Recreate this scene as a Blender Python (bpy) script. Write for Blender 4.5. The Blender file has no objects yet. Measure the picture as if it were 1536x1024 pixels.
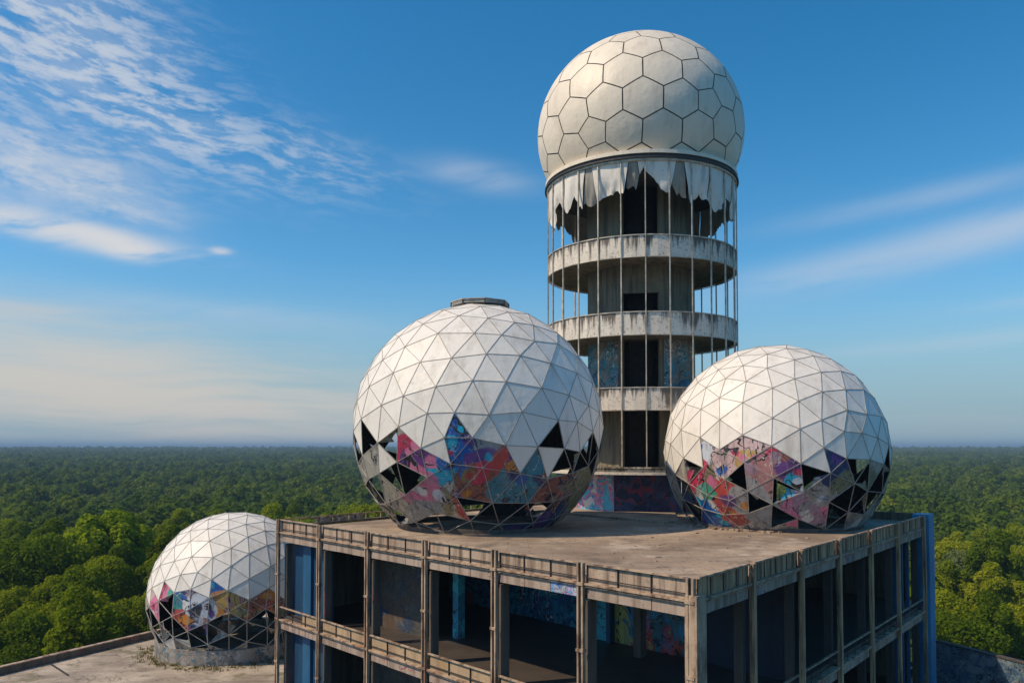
import bpy, bmesh, math, random
from mathutils import Vector, Matrix, noise as mnoise
R_ = math.radians
PI = math.pi
scene = bpy.context.scene
COL = scene.collection

# ------------------------------------------------------------------ camera
cam_d = bpy.data.cameras.new('camera')
cam = bpy.data.objects.new('camera', cam_d)
COL.objects.link(cam)
cam.location = (0, 0, 4.36)
cam.rotation_euler = (R_(92.0), 0, 0)
cam_d.sensor_width = 36
cam_d.lens = 28.125
cam_d.shift_y = 0.0756
cam_d.clip_start = 0.5
cam_d.clip_end = 80000
scene.camera = cam

# ------------------------------------------------------------------ light
SUN_EL, SUN_AZ = 48.0, -106.0          # azimuth from +Y, clockwise (negative = left)
sd = Vector((math.sin(R_(SUN_AZ)) * math.cos(R_(SUN_EL)), math.cos(R_(SUN_AZ)) * math.cos(R_(SUN_EL)), math.sin(R_(SUN_EL))))
sun_d = bpy.data.lights.new('sun', 'SUN')
sun_d.energy = 3.55
sun_d.angle = R_(0.5)
sun_d.color = (1.0, 0.80, 0.56)
sun = bpy.data.objects.new('sun', sun_d)
COL.objects.link(sun)
sun.rotation_euler = sd.to_track_quat('Z', 'Y').to_euler()

# ------------------------------------------------------------------ node helper
class G:
    def __init__(s, nt):
        s.nt = nt; s.N = nt.nodes; s.L = nt.links
    def set(s, sock, v):
        if isinstance(v, bpy.types.NodeSocket): s.L.new(v, sock)
        elif v is not None:
            if hasattr(sock.default_value, '__len__') and not hasattr(v, '__len__'):
                v = [v] * len(sock.default_value)
            if hasattr(v, '__len__') and len(v) == 3 and len(sock.default_value) == 4: v = (*v, 1)
            sock.default_value = v
    def n(s, t, props=None, **inp):
        nd = s.N.new(t)
        for k, v in (props or {}).items(): setattr(nd, k, v)
        for k, v in inp.items(): s.set(nd.inputs[k.replace('_', ' ')], v)
        return nd
    def m(s, op, a, b=None, c=None, clamp=False):
        nd = s.N.new('ShaderNodeMath'); nd.operation = op; nd.use_clamp = clamp
        s.set(nd.inputs[0], a)
        if b is not None: s.set(nd.inputs[1], b)
        if c is not None: s.set(nd.inputs[2], c)
        return nd.outputs[0]
    def mix(s, f, a, b, blend='MIX'):
        nd = s.N.new('ShaderNodeMix'); nd.data_type = 'RGBA'; nd.blend_type = blend
        s.set(nd.inputs[0], f); s.set(nd.inputs[6], a); s.set(nd.inputs[7], b)
        return nd.outputs[2]
    def sm(s, v, lo, hi, a=0.0, b=1.0):
        nd = s.N.new('ShaderNodeMapRange'); nd.interpolation_type = 'SMOOTHSTEP'
        s.set(nd.inputs['Value'], v)
        for k, q in zip(('From Min', 'From Max', 'To Min', 'To Max'), (lo, hi, a, b)): s.set(nd.inputs[k], q)
        return nd.outputs[0]
    def noise(s, vec, scale, detail=4, rough=.55, dist=0.0, col=False):
        nd = s.n('ShaderNodeTexNoise', Vector=vec, Scale=scale, Detail=detail, Roughness=rough, Distortion=dist)
        return nd.outputs['Color' if col else 'Fac']
    def scale(s, vec, v, off=(0, 0, 0)):
        return s.n('ShaderNodeMapping', Vector=vec, Scale=v, Location=off).outputs[0]
    def ramp(s, f, stops, interp='LINEAR'):
        nd = s.N.new('ShaderNodeValToRGB'); cr = nd.color_ramp; cr.interpolation = interp
        while len(cr.elements) < len(stops): cr.elements.new(.5)
        for e, (p, c) in zip(cr.elements, stops): e.position = p; e.color = (*c, 1)
        s.set(nd.inputs[0], f)
        return nd.outputs[0]

# ------------------------------------------------------------------ world: sky and clouds
w = bpy.data.worlds.new('World'); scene.world = w; w.use_nodes = True
g = G(w.node_tree); g.N.clear()
sky = g.n('ShaderNodeTexSky', dict(sky_type='NISHITA', sun_disc=False, sun_elevation=R_(SUN_EL), sun_rotation=R_(SUN_AZ), altitude=100, air_density=1.0, dust_density=.6, ozone_density=3.0))
hs = g.n('ShaderNodeHueSaturation', Hue=.491, Saturation=1.38, Value=1.24, Color=sky.outputs[0])
tc = g.n('ShaderNodeTexCoord')
sx = g.n('ShaderNodeSeparateXYZ', Vector=tc.outputs['Generated'])
az = g.m('ARCTAN2', sx.outputs[0], sx.outputs[1])
el = g.m('ARCSINE', sx.outputs[2])
hor = g.m('SQRT', g.m('ADD', g.m('MULTIPLY', sx.outputs[0], sx.outputs[0]), g.m('MULTIPLY', sx.outputs[1], sx.outputs[1])))
uv = g.n('ShaderNodeCombineXYZ', X=az, Y=el).outputs[0]
# cloud banks: azimuth, elevation, half-sizes, tilt (degrees), strength
def bank(a, e, sa, se, t, k):
    du = g.m('SUBTRACT', az, R_(a)); dv = g.m('SUBTRACT', el, R_(e))
    c, s_ = math.cos(R_(t)), math.sin(R_(t))
    p = g.m('ADD', g.m('MULTIPLY', du, c / R_(sa)), g.m('MULTIPLY', dv, s_ / R_(sa)))
    q = g.m('ADD', g.m('MULTIPLY', du, -s_ / R_(se)), g.m('MULTIPLY', dv, c / R_(se)))
    r2 = g.m('ADD', g.m('MULTIPLY', p, p), g.m('MULTIPLY', q, q))
    return g.m('MULTIPLY', g.m('EXPONENT', g.m('MULTIPLY', r2, -1.0)), k)
def total(L):
    t = L[0]
    for x in L[1:]: t = g.m('ADD', t, x)
    return t
warp = g.n('ShaderNodeVectorMath', dict(operation='MULTIPLY_ADD'))
g.set(warp.inputs[0], g.noise(uv, 6, 3, .5, col=True)); warp.inputs[1].default_value = (.06, .03, 0); g.set(warp.inputs[2], uv)
wuv = warp.outputs[0]
rot = g.n('ShaderNodeMapping', Vector=wuv, Rotation=(0, 0, R_(7))).outputs[0]
rot2 = g.n('ShaderNodeMapping', Vector=wuv, Rotation=(0, 0, R_(-8))).outputs[0]
ripple = g.noise(g.scale(rot, (22, 80, 1)), 1.0, 7, .62)
soft = g.noise(g.scale(rot, (5, 15, 1)), 1.0, 7, .6)
streak = g.noise(g.scale(rot2, (4.5, 26, 1), (3, 1, 0)), 1.0, 7, .58)
wisp = g.noise(g.scale(wuv, (3.2, 40, 1), (7, 2, 0)), 1.0, 7, .6)
mA = total([bank(-31, 24.6, 7.5, 3.6, -16, 1.0), bank(-24, 21.0, 7, 2.0, -20, .75), bank(-15, 19.6, 6, 1.7, -12, .3), bank(-36, 27, 7, 3, -5, .5)])
cA = g.m('MULTIPLY', mA, g.m('ADD', g.sm(ripple, .43, .65, 0, 1.5), g.sm(soft, .34, .72, 0, .5)))
mB = total([bank(-32, 17.3, 6.0, 2.2, -9, 1.1), bank(-27, 15.6, 3.6, 1.2, -10, .5)])
cB = g.m('MULTIPLY', mB, g.m('ADD', g.sm(soft, .34, .60, 0, .75), g.sm(ripple, .44, .66, 0, .4)))
mC = total([bank(-30, 13.4, 6.0, .72, -6, 1.35), bank(-25.6, 12.5, 1.6, .45, -4, 1.1), bank(-20.2, 13.0, .6, .22, 0, .8), bank(-27, 13.2, 2.2, .4, -8, .6)])
cC = g.m('MULTIPLY', mC, g.sm(streak, .36, .54, .08, 1.15))
mD = total([bank(-2.5, 18.9, 3.6, .9, -8, .55), bank(25, 12.0, 10, 1.15, 8, .62), bank(33, 13.4, 5, 1.0, 6, .5), bank(28, 15.6, 9, .7, 5, .33), bank(30, 6.6, 9, .5, 3, .25), bank(-20, 9.0, 10, .8, -3, .3), bank(33, 8.7, 5, .4, 2, .2)])
cD = g.m('MULTIPLY', mD, g.sm(streak, .25, .62, .25, 1.0))
mE = total([bank(-30, 4.2, 14, 3.2, -4, 1.0), bank(-17, 2.2, 15, 2.4, -2, .75), bank(-33, 8.2, 7, .7, -2, .42), bank(36, 2.6, 1.6, .35, 0, .6), bank(30, 1.5, 16, 1.6, 0, .10)])
cE = g.m('MULTIPLY', mE, g.sm(wisp, .30, .66, .28, 1.25))
up = g.sm(el, R_(-.2), R_(.6))
sat = lambda x, k, mx: g.m('MULTIPLY', g.m('SUBTRACT', 1.0, g.m('EXPONENT', g.m('MULTIPLY', x, -k))), mx)
cool = sat(g.m('ADD', cA, cD), 1.15, .88)
white = sat(g.m('ADD', cB, cC), 1.3, .95)
warm = sat(cE, 1.5, .9)
veil = g.m('MULTIPLY', g.sm(el, R_(13), R_(1)), .9)
c0 = g.mix(veil, hs.outputs[0], (2.2, 3.65, 4.55))
c1 = g.mix(cool, c0, (5.4, 5.8, 6.4))
c2 = g.mix(warm, c1, (6.1, 5.5, 4.85))
c3 = g.mix(white, c2, (6.5, 6.35, 6.3))
bg = g.n('ShaderNodeBackground', Color=c3, Strength=.1)
out = g.n('ShaderNodeOutputWorld'); g.L.new(bg.outputs[0], out.inputs[0])

# ------------------------------------------------------------------ exposure and render settings
vs = scene.view_settings
vs.view_transform = 'Standard'; vs.look = 'None'; vs.gamma = 1.0; vs.exposure = 0.17
cy = scene.cycles
cy.use_denoising = True
cy.max_bounces = 6; cy.diffuse_bounces = 3; cy.glossy_bounces = 2; cy.transmission_bounces = 2; cy.volume_bounces = 0; cy.transparent_max_bounces = 4

# ------------------------------------------------------------------ mesh helper
class MB:
    def __init__(s): s.v = []; s.f = []; s.mi = []; s.t = []
    def add(s, vs_, fs, mi=0, t=None):
        b = len(s.v); s.v += [tuple(p) for p in vs_]
        for f in fs: s.f.append([b + i for i in f]); s.mi.append(mi); s.t.append(random.random() if t is None else t)
        return s
    def hexa(s, a, mi=0, t=None):       # a: 8 points, bottom ring then top ring
        return s.add(a, [(3, 2, 1, 0), (4, 5, 6, 7), (0, 1, 5, 4), (1, 2, 6, 5), (2, 3, 7, 6), (3, 0, 4, 7)], mi, t)
    def prism(s, poly, z0, z1, mi=0, t=None):
        n = len(poly)
        s.add([(p[0], p[1], z0) for p in poly] + [(p[0], p[1], z1) for p in poly],
              [tuple(range(n))[::-1], tuple(range(n, 2 * n))] + [(i, (i + 1) % n, n + (i + 1) % n, n + i) for i in range(n)], mi, t)
        return s
    def bar(s, p0, p1, wd, hg=None, upv=(0, 0, 1), mi=0, t=None):
        p0, p1 = Vector(p0), Vector(p1); hg = hg or wd
        d = (p1 - p0).normalized(); u = Vector(upv)
        if abs(d.dot(u.normalized())) > .98: u = Vector((1, 0, 0)) if abs(d.x) < .9 else Vector((0, 1, 0))
        x = d.cross(u).normalized() * wd / 2; y = x.cross(d).normalized() * hg / 2
        return s.hexa([p0 - x - y, p0 + x - y, p0 + x + y, p0 - x + y, p1 - x - y, p1 + x - y, p1 + x + y, p1 - x + y], mi, t)
    def ring(s, c, r0, r1, z0, z1, a0=0, a1=2 * PI, n=96, mi=0, t=None):
        full = abs(a1 - a0 - 2 * PI) < 1e-6
        m = n if full else n + 1
        vv = []
        for i in range(m):
            a = a0 + (a1 - a0) * i / n; ca, sa = math.cos(a), math.sin(a)
            for r, z in ((r0, z0), (r1, z0), (r1, z1), (r0, z1)): vv.append((c[0] + r * ca, c[1] + r * sa, z))
        fs = []
        for i in range(n):
            j = (i + 1) % m
            for k in range(4):
                l = (k + 1) % 4
                fs.append((4 * i + k, 4 * j + k, 4 * j + l, 4 * i + l))
        if not full: fs += [(0, 3, 2, 1)][::-1] + [(4 * n, 4 * n + 1, 4 * n + 2, 4 * n + 3)]
        return s.add(vv, fs, mi, t)
    def build(s, name, mats, parent=None, smooth=False, weld=False):
        me = bpy.data.meshes.new(name)
        o = parent.get('origin') if parent else None
        q = Vector(o) if o is not None else Vector((0, 0, 0))
        me.from_pydata([Vector(p) - q for p in s.v], [], s.f)
        for m in (mats if isinstance(mats, (list, tuple)) else [mats]): me.materials.append(m)
        me.polygons.foreach_set('material_index', s.mi)
        at = me.attributes.new('tint', 'FLOAT', 'FACE'); at.data.foreach_set('value', s.t)
        if smooth: me.polygons.foreach_set('use_smooth', [True] * len(me.polygons))
        bm = bmesh.new(); bm.from_mesh(me)
        if weld: bmesh.ops.remove_doubles(bm, verts=bm.verts, dist=1e-4)
        bmesh.ops.recalc_face_normals(bm, faces=bm.faces)
        bm.to_mesh(me); bm.free()
        ob = bpy.data.objects.new(name, me); COL.objects.link(ob)
        if parent:
            ob.parent = parent; ob['origin'] = list(q)
        return ob
def tag(o, label=None, cat=None, group=None, kind=None):
    for k, v in (('label', label), ('category', cat), ('group', group), ('kind', kind)):
        if v: o[k] = v
    return o
def thing(name, loc, label, cat, group=None):
    o = bpy.data.objects.new(name, None); COL.objects.link(o); o.location = loc; o['origin'] = list(loc)
    o.empty_display_size = .5
    return tag(o, label, cat, group)

# ------------------------------------------------------------------ materials
def new_mat(name):
    m = bpy.data.materials.new(name); m.use_nodes = True
    g = G(m.node_tree); g.N.clear()
    o = g.n('ShaderNodeOutputMaterial'); b = g.n('ShaderNodeBsdfPrincipled'); g.L.new(b.outputs[0], o.inputs[0])
    g.b = b; g.out = o
    g.oc = g.n('ShaderNodeTexCoord').outputs['Object']
    return m, g
def bump(g, h, strength=.3, dist=.03):
    g.L.new(g.n('ShaderNodeBump', Height=h, Strength=strength, Distance=dist).outputs[0], g.b.inputs['Normal'])
def plain(name, col, rough=.7, metal=0.0, var=.25, sc=3.0):
    m, g = new_mat(name)
    nz = g.noise(g.oc, sc, 5, .6)
    c = g.mix(g.sm(nz, .3, .75), tuple(x * (1 - var) for x in col), tuple(min(1, x * (1 + var)) for x in col))
    g.set(g.b.inputs['Base Color'], c); g.b.inputs['Roughness'].default_value = rough; g.b.inputs['Metallic'].default_value = metal
    return m
def weathered(name, base, dark, streak=.6, rust=None, rough=.85, vs_=(2.2, 2.2, .22), lo=.43, hi=.64, patch=.5, tint=.35, tags=None):
    """painted or bare concrete with vertical drip stains, patches and fine grain"""
    m, g = new_mat(name)
    big = g.noise(g.oc, .7, 5, .6)
    fine = g.noise(g.oc, 14, 4, .65)
    dr = g.noise(g.scale(g.oc, vs_), 1.0, 6, .65)
    c = g.mix(g.sm(big, .35, .7, 0, patch), base, tuple((a + b) / 2 for a, b in zip(base, dark)))
    tn = g.n('ShaderNodeAttribute', dict(attribute_name='tint')).outputs['Fac']
    c = g.mix(g.m('MULTIPLY', tn, tint), c, tuple(x * .62 for x in base))
    if rust:
        c = g.mix(g.sm(g.noise(g.scale(g.oc, (1.6, 1.6, .35), (5, 3, 1)), 1.0, 5, .6), .52, .72, 0, .7), c, rust)
    if tags:
        for k, (tc_, th) in enumerate(tags):
            area = g.sm(g.noise(g.oc, .42, 2, .5), th, th + .03)
            ln = g.m('ABSOLUTE', g.m('SUBTRACT', g.noise(g.scale(g.oc, (1, 1, 1), (k * 7, 0, 0)), 2.3, 2, .5, 1.2), .5))
            c = g.mix(g.m('MULTIPLY', area, g.sm(ln, .03, .012)), c, tc_)
    c = g.mix(g.sm(dr, lo, hi, 0, streak), c, dark)
    c = g.mix(g.sm(fine, .52, .72, 0, .35), c, tuple(x * .5 for x in base))
    spall = g.noise(g.scale(g.oc, (1, 1, 1.4), (6, 2, 9)), 2.6, 6, .72)
    c = g.mix(g.sm(spall, .585, .63, 0, .75), c, tuple(.6 * x + .4 * y for x, y in zip(dark, base)))
    g.set(g.b.inputs['Base Color'], c); g.b.inputs['Roughness'].default_value = rough
    bump(g, g.m('ADD', fine, g.m('MULTIPLY', dr, .6)), .45, .03)
    return m
PAL = dict(crimson=(.50, .045, .10), red=(.46, .07, .06), purple=(.13, .05, .22), blue=(.02, .11, .38), cyan=(.03, .38, .55), teal=(.03, .19, .26),
           navy=(.02, .04, .13), grey=(.30, .31, .31), white=(.66, .66, .64), olive=(.21, .20, .11), rust=(.24, .09, .06), mixed=(.18, .12, .13), beige=(.44, .40, .32),
           pink=(.62, .20, .32), pinkwhite=(.60, .44, .44), ochre=(.46, .31, .10), rose=(.38, .19, .19), green=(.05, .30, .22), mauve=(.36, .24, .31),
           orange=(.52, .22, .05), worn=(.40, .38, .33), tagwhite=(.56, .60, .66), dark=(.018, .02, .026))
ALT = dict(crimson=('purple', 'pink'), red=('purple', 'orange'), purple=('navy', 'crimson'), blue=('cyan', 'purple'), cyan=('blue', 'tagwhite'), teal=('blue', 'navy'),
           navy=('blue', 'purple'), grey=('dark', 'rust'), white=('grey', 'worn'), olive=('dark', 'beige'), rust=('olive', 'red'), mixed=('red', 'olive'), beige=('olive', 'worn'),
           pink=('crimson', 'white'), pinkwhite=('crimson', 'pink'), ochre=('rose', 'olive'), rose=('rust', 'mauve'), green=('blue', 'white'), mauve=('pink', 'grey'),
           orange=('rust', 'ochre'), worn=('dark', 'olive'), tagwhite=('blue', 'dark'), dark=('navy', 'grey'))
def graffiti(name, cols, sc=.8, dirt=.45, line=(.02, .02, .03), line2=(.7, .7, .7), k=0.0, drip=.5, lw=.014):
    """sprayed blocks of colour with curling outlines, drips and grime"""
    m, g = new_mat(name)
    p = g.scale(g.oc, (1, 1, 1), (k * 3.7, k * 1.9, k * 2.3))
    wv = g.n('ShaderNodeVectorMath', dict(operation='MULTIPLY_ADD'))
    g.set(wv.inputs[0], g.noise(p, sc * 1.3, 3, .55, col=True)); wv.inputs[1].default_value = (1.3 / sc,) * 3; g.set(wv.inputs[2], p)
    n1 = g.noise(wv.outputs[0], sc, 3, .5)
    st = [(0, cols[0])] + [(.46 + .22 * i / max(1, len(cols) - 1), c) for i, c in enumerate(cols[1:])]
    c = g.ramp(n1, st, 'CONSTANT')
    soft = g.noise(p, sc * 2.6, 4, .6)
    c = g.mix(g.sm(soft, .42, .7, 0, .5), c, tuple(min(1, x * 1.5 + .02) for x in cols[0]))
    cell = g.n('ShaderNodeTexVoronoi', dict(feature='F1'), Vector=wv.outputs[0], Scale=sc * 2.2)
    hsv = g.mix(g.sm(g.n('ShaderNodeSeparateColor', Color=cell.outputs['Color']).outputs[0], .86, .88), c, cols[-1])
    c = hsv
    for j, (lc, th) in enumerate(((line, lw), (line2, lw * .7))):
        ln = g.m('ABSOLUTE', g.m('SUBTRACT', g.noise(g.scale(p, (1, 1, 1), (j * 9, 4, 0)), sc * 2.4, 2, .5, 1.6), .5))
        ar = g.sm(g.noise(g.scale(p, (1, 1, 1), (2, j * 5, 0)), sc * .7, 2), .47, .53)
        c = g.mix(g.m('MULTIPLY', ar, g.sm(ln, th * 1.7, th)), c, lc)
    dr = g.noise(g.scale(p, (3.2, 3.2, .3)), 1.0, 5, .65)
    c = g.mix(g.sm(dr, .5, .72, 0, drip), c, tuple(x * .35 for x in cols[0]))
    gr = g.noise(p, 5, 5, .65)
    c = g.mix(g.sm(gr, .5, .75, 0, dirt), c, (.07, .065, .055))
    g.set(g.b.inputs['Base Color'], c); g.b.inputs['Roughness'].default_value = .55
    bump(g, gr, .2, .02)
    return m
_gm = {}
def gmat(kind):
    if kind not in _gm:
        a = ALT[kind]; i = list(PAL).index(kind)
        _gm[kind] = graffiti('painted_' + kind, [PAL[kind], tuple(.75 * p + .25 * q for p, q in zip(PAL[kind], PAL[a[0]])), PAL[a[0]], PAL[a[1]]], sc=.9, k=i + 1.0, dirt=.55 if kind in ('olive', 'beige', 'worn', 'grey') else .35,
                                line=(.03, .03, .035), line2=(.6, .6, .6), lw=.010)
    return _gm[kind]

def panel_mat(name, base, dirt, amount):
    m, g = new_mat(name)
    tn = g.n('ShaderNodeAttribute', dict(attribute_name='tint')).outputs['Fac']
    c = g.mix(tn, base, tuple(x * .91 for x in base))
    st = g.noise(g.scale(g.oc, (1.4, 1.4, .35)), 1.0, 6, .65)
    c = g.mix(g.sm(st, .46, .78, 0, amount), c, dirt)
    sp = g.noise(g.oc, 3.2, 6, .7)
    c = g.mix(g.sm(sp, .58, .78, 0, amount * .8), c, tuple(x * .55 for x in dirt))
    g.set(g.b.inputs['Base Color'], c); g.b.inputs['Roughness'].default_value = .5
    bump(g, g.noise(g.oc, 1.3, 4, .55), .5, .08)
    return m
M = {}
M['skin'] = panel_mat('white_fabric', (.84, .795, .72), (.48, .42, .34), .62)
M['hex'] = panel_mat('cream_panel', (.85, .755, .61), (.50, .42, .33), .5)
M['inner_shade'] = plain('dark_lining', (.035, .036, .04), .9)  # shade put into the colour of inner faces, so openings look black
M['strut'] = plain('strut_metal', (.36, .33, .29), .6, .1)
M['strutpale'] = plain('pale_strut_metal', (.42, .40, .36), .6, .1)
M['seam'] = plain('dark_seam', (.11, .09, .075), .8)
M['roof'] = None
M['steel'] = weathered('pale_steel', (.54, .40, .28), (.12, .06, .035), .85, (.34, .14, .06), .6, (3, 3, .8))
M['darkmetal'] = plain('dark_metal', (.05, .045, .042), .55, .3)
M['mull'] = plain('mullion_metal', (.54, .48, .39), .5, .3, .35, 2)
M['facade'] = weathered('stained_facade_concrete', (.52, .40, .30), (.10, .06, .04), .85, (.30, .15, .08), tint=.5)
M['fascia'] = weathered('fascia_concrete', (.47, .37, .30), (.12, .075, .05), .65, (.33, .18, .12), tint=.4, tags=[((.35, .06, .07), .60), ((.05, .16, .40), .64)])
M['panel_tan'] = weathered('tan_panel', (.50, .36, .22), (.16, .09, .05), .4, (.42, .24, .08), tint=.5)
M['wood'] = weathered('brown_board', (.66, .40, .22), (.06, .04, .03), .85, (.20, .11, .065), vs_=(5, 5, .3), tint=.6)
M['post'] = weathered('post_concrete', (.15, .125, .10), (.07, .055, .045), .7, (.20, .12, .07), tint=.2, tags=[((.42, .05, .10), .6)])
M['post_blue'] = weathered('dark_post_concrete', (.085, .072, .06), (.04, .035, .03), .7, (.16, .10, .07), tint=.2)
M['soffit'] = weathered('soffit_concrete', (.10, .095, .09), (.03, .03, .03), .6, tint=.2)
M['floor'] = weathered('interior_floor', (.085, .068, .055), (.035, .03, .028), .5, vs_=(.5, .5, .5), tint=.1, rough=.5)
M['bluewall'] = weathered('blue_paint', (.010, .065, .15), (.008, .03, .07), .7, tint=.2, rough=.5)
M['shadewall'] = weathered('shaded_blue_paint', (.007, .022, .05), (.004, .01, .02), .6, tint=.2, rough=.6)  # darkened copy of the blue paint, interior shade put into the colour
M['bluestrip'] = weathered('mid_blue_paint', (.016, .12, .25), (.01, .06, .14), .6, tint=.2, rough=.5)
M['bluebright'] = weathered('bright_blue_paint', (.035, .30, .56), (.01, .07, .17), .6, tint=.2, rough=.5)
M['greywall'] = graffiti('grey_graffiti_wall', [(.075, .068, .056), (.055, .052, .048), (.025, .05, .10), (.10, .065, .045)], .5, k=2.2, line2=(.20, .19, .16), lw=.008)
M['murals'] = graffiti('dark_mural', [(.03, .20, .42), (.05, .32, .52), (.06, .18, .2), (.62, .08, .06), (.42, .40, .12)], .42, k=5.1, line2=(.20, .20, .12))
M['bluemural'] = graffiti('blue_teal_mural', [(.02, .14, .30), (.04, .30, .44), (.02, .08, .22), (.06, .36, .44), (.30, .10, .14)], .4, k=1.7)
M['turq'] = graffiti('turquoise_mural', [(.05, .40, .50), (.06, .48, .56), (.04, .24, .36)], .5, k=3.3, line2=(.05, .05, .05))
M['pinkmural'] = graffiti('pink_blue_mural', [(.05, .42, .66), (.66, .10, .24), (.05, .26, .60), (.66, .20, .32), (.55, .62, .66)], .75, k=8.2, dirt=.2, drip=.2, line=(.02, .10, .30))
M['darkmural'] = graffiti('dark_blue_mural', [(.03, .05, .16), (.10, .05, .14), (.04, .11, .28), (.32, .05, .10), (.03, .05, .12)], .55, k=6.4, line2=(.10, .12, .25))
M['core'] = weathered('core_concrete', (.23, .195, .13), (.06, .055, .045), .75, (.17, .13, .08), vs_=(2.2, 2.2, .2), tint=.1)
M['coremural'] = graffiti('core_mural', [(.20, .19, .16), (.03, .16, .26), (.04, .26, .32), (.20, .19, .16)], .5, k=9.4)
M['dark'] = plain('interior_shade', (.02, .02, .022), .9)  # near-black colour standing in for the shade inside the tower core
M['skirt'] = panel_mat('torn_fabric', (.84, .79, .71), (.30, .26, .22), .75)
M['skirt_old'] = panel_mat('dirty_torn_fabric', (.36, .33, .28), (.14, .12, .10), .8)

# white tower balcony bands with drips running down from the top edge
m, g = new_mat('stained_white_band')
z = g.n('ShaderNodeSeparateXYZ', Vector=g.n('ShaderNodeTexCoord').outputs['Generated']).outputs[2]
dr = g.noise(g.scale(g.oc, (2.6, 2.6, .18)), 1.0, 6, .68)
big = g.noise(g.oc, .9, 5, .6)
c = g.mix(g.sm(big, .4, .72, 0, .45), (.80, .73, .62), (.55, .49, .40))
tn = g.n('ShaderNodeAttribute', dict(attribute_name='tint')).outputs['Fac']
c = g.mix(g.m('MULTIPLY', tn, .4), c, (.46, .42, .37))
v = g.m('ADD', g.m('ADD', dr, g.m('MULTIPLY', g.m('SUBTRACT', z, .62), .24)), g.m('MULTIPLY', g.m('SUBTRACT', g.noise(g.oc, .45, 2), .5), .35))
c = g.mix(g.sm(v, .47, .60, 0, .9), c, (.075, .062, .05))
fl = g.noise(g.oc, 6, 5, .7)
c = g.mix(g.sm(fl, .52, .66, 0, .65), c, (.16, .135, .11))
g.set(g.b.inputs['Base Color'], c); g.b.inputs['Roughness'].default_value = .75
bump(g, fl, .4, .03)
M['band'] = m

# roof slab: weathered, sun-bleached concrete screed with stains, joints and moss
m, g = new_mat('roof_concrete')
big = g.noise(g.oc, .16, 6, .6, .4)
mid = g.noise(g.scale(g.oc, (.35, 1.1, 1)), 1.0, 6, .62)
fine = g.noise(g.oc, 9, 5, .7)
c = g.mix(g.sm(big, .35, .68), (.45, .34, .24), (.22, .155, .105))
c = g.mix(g.sm(mid, .48, .70, 0, .8), c, (.17, .13, .10))
c = g.mix(g.sm(g.noise(g.scale(g.oc, (1, 1, 1), (9, 2, 0)), .32, 5, .65), .54, .68, 0, .6), c, (.58, .48, .38))
c = g.mix(g.sm(g.noise(g.scale(g.oc, (1, 1, 1), (3, 8, 0)), .21, 6, .7, .5), .55, .64, 0, .6), c, (.11, .085, .065))
br = g.n('ShaderNodeTexBrick', Vector=g.oc, Color1=(1, 1, 1), Color2=(1, 1, 1), Mortar=(0, 0, 0), Scale=.27, Mortar_Size=.004, Bias=0)
c = g.mix(g.m('MULTIPLY', g.m('SUBTRACT', 1, g.n('ShaderNodeSeparateColor', Color=br.outputs[0]).outputs[0]), .55), c, (.08, .065, .05))
cr = g.m('ABSOLUTE', g.m('SUBTRACT', g.noise(g.oc, .55, 5, .6, .6), .5))
c = g.mix(g.sm(cr, .010, .003, 0, .6), c, (.09, .075, .06))
c = g.mix(g.sm(fine, .5, .72, 0, .45), c, (.15, .125, .10))
g.set(g.b.inputs['Base Color'], c); g.b.inputs['Roughness'].default_value = .9
bump(g, g.m('ADD', fine, mid), .5, .04)
M['roof'] = m
m, g = new_mat('terrace_concrete')
big = g.noise(g.oc, .22, 6, .6, .4)
mid = g.noise(g.scale(g.oc, (.5, 1.3, 1)), 1.0, 6, .62)
fine = g.noise(g.oc, 7, 5, .7)
c = g.mix(g.sm(big, .38, .62), (.50, .42, .33), (.29, .235, .18))
c = g.mix(g.sm(mid, .47, .68, 0, .8), c, (.19, .15, .115))
cr = g.m('ABSOLUTE', g.m('SUBTRACT', g.noise(g.oc, .4, 5, .6, .6), .5))
c = g.mix(g.sm(cr, .010, .003, 0, .7), c, (.09, .075, .06))
c = g.mix(g.sm(g.noise(g.scale(g.oc, (1, 1, 1), (4, 1, 0)), .4, 5, .65), .56, .66, 0, .7), c, (.13, .12, .05))
c = g.mix(g.sm(fine, .5, .72, 0, .45), c, (.16, .14, .12))
g.set(g.b.inputs['Base Color'], c); g.b.inputs['Roughness'].default_value = .9
bump(g, g.m('ADD', fine, mid), .5, .04)
M['terrace'] = m

# forest floor / distant canopy sheet
m, g = new_mat('forest_ground')
pos = g.n('ShaderNodeNewGeometry').outputs['Position']
a = g.noise(pos, .004, 6, .65); b = g.noise(pos, .05, 5, .7)
c = g.mix(g.sm(a, .35, .65), (.014, .028, .010), (.028, .045, .014))
c = g.mix(g.sm(b, .45, .7, 0, .6), c, (.010, .018, .007))
fld = g.noise(g.scale(pos, (.0007, .0022, 1)), 1.0, 3, .5)
c = g.mix(g.sm(fld, .66, .69, 0, .8), c, (.11, .13, .05))
g.set(g.b.inputs['Base Color'], c); g.b.inputs['Roughness'].default_value = 1.0
M['ground'] = m

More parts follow.
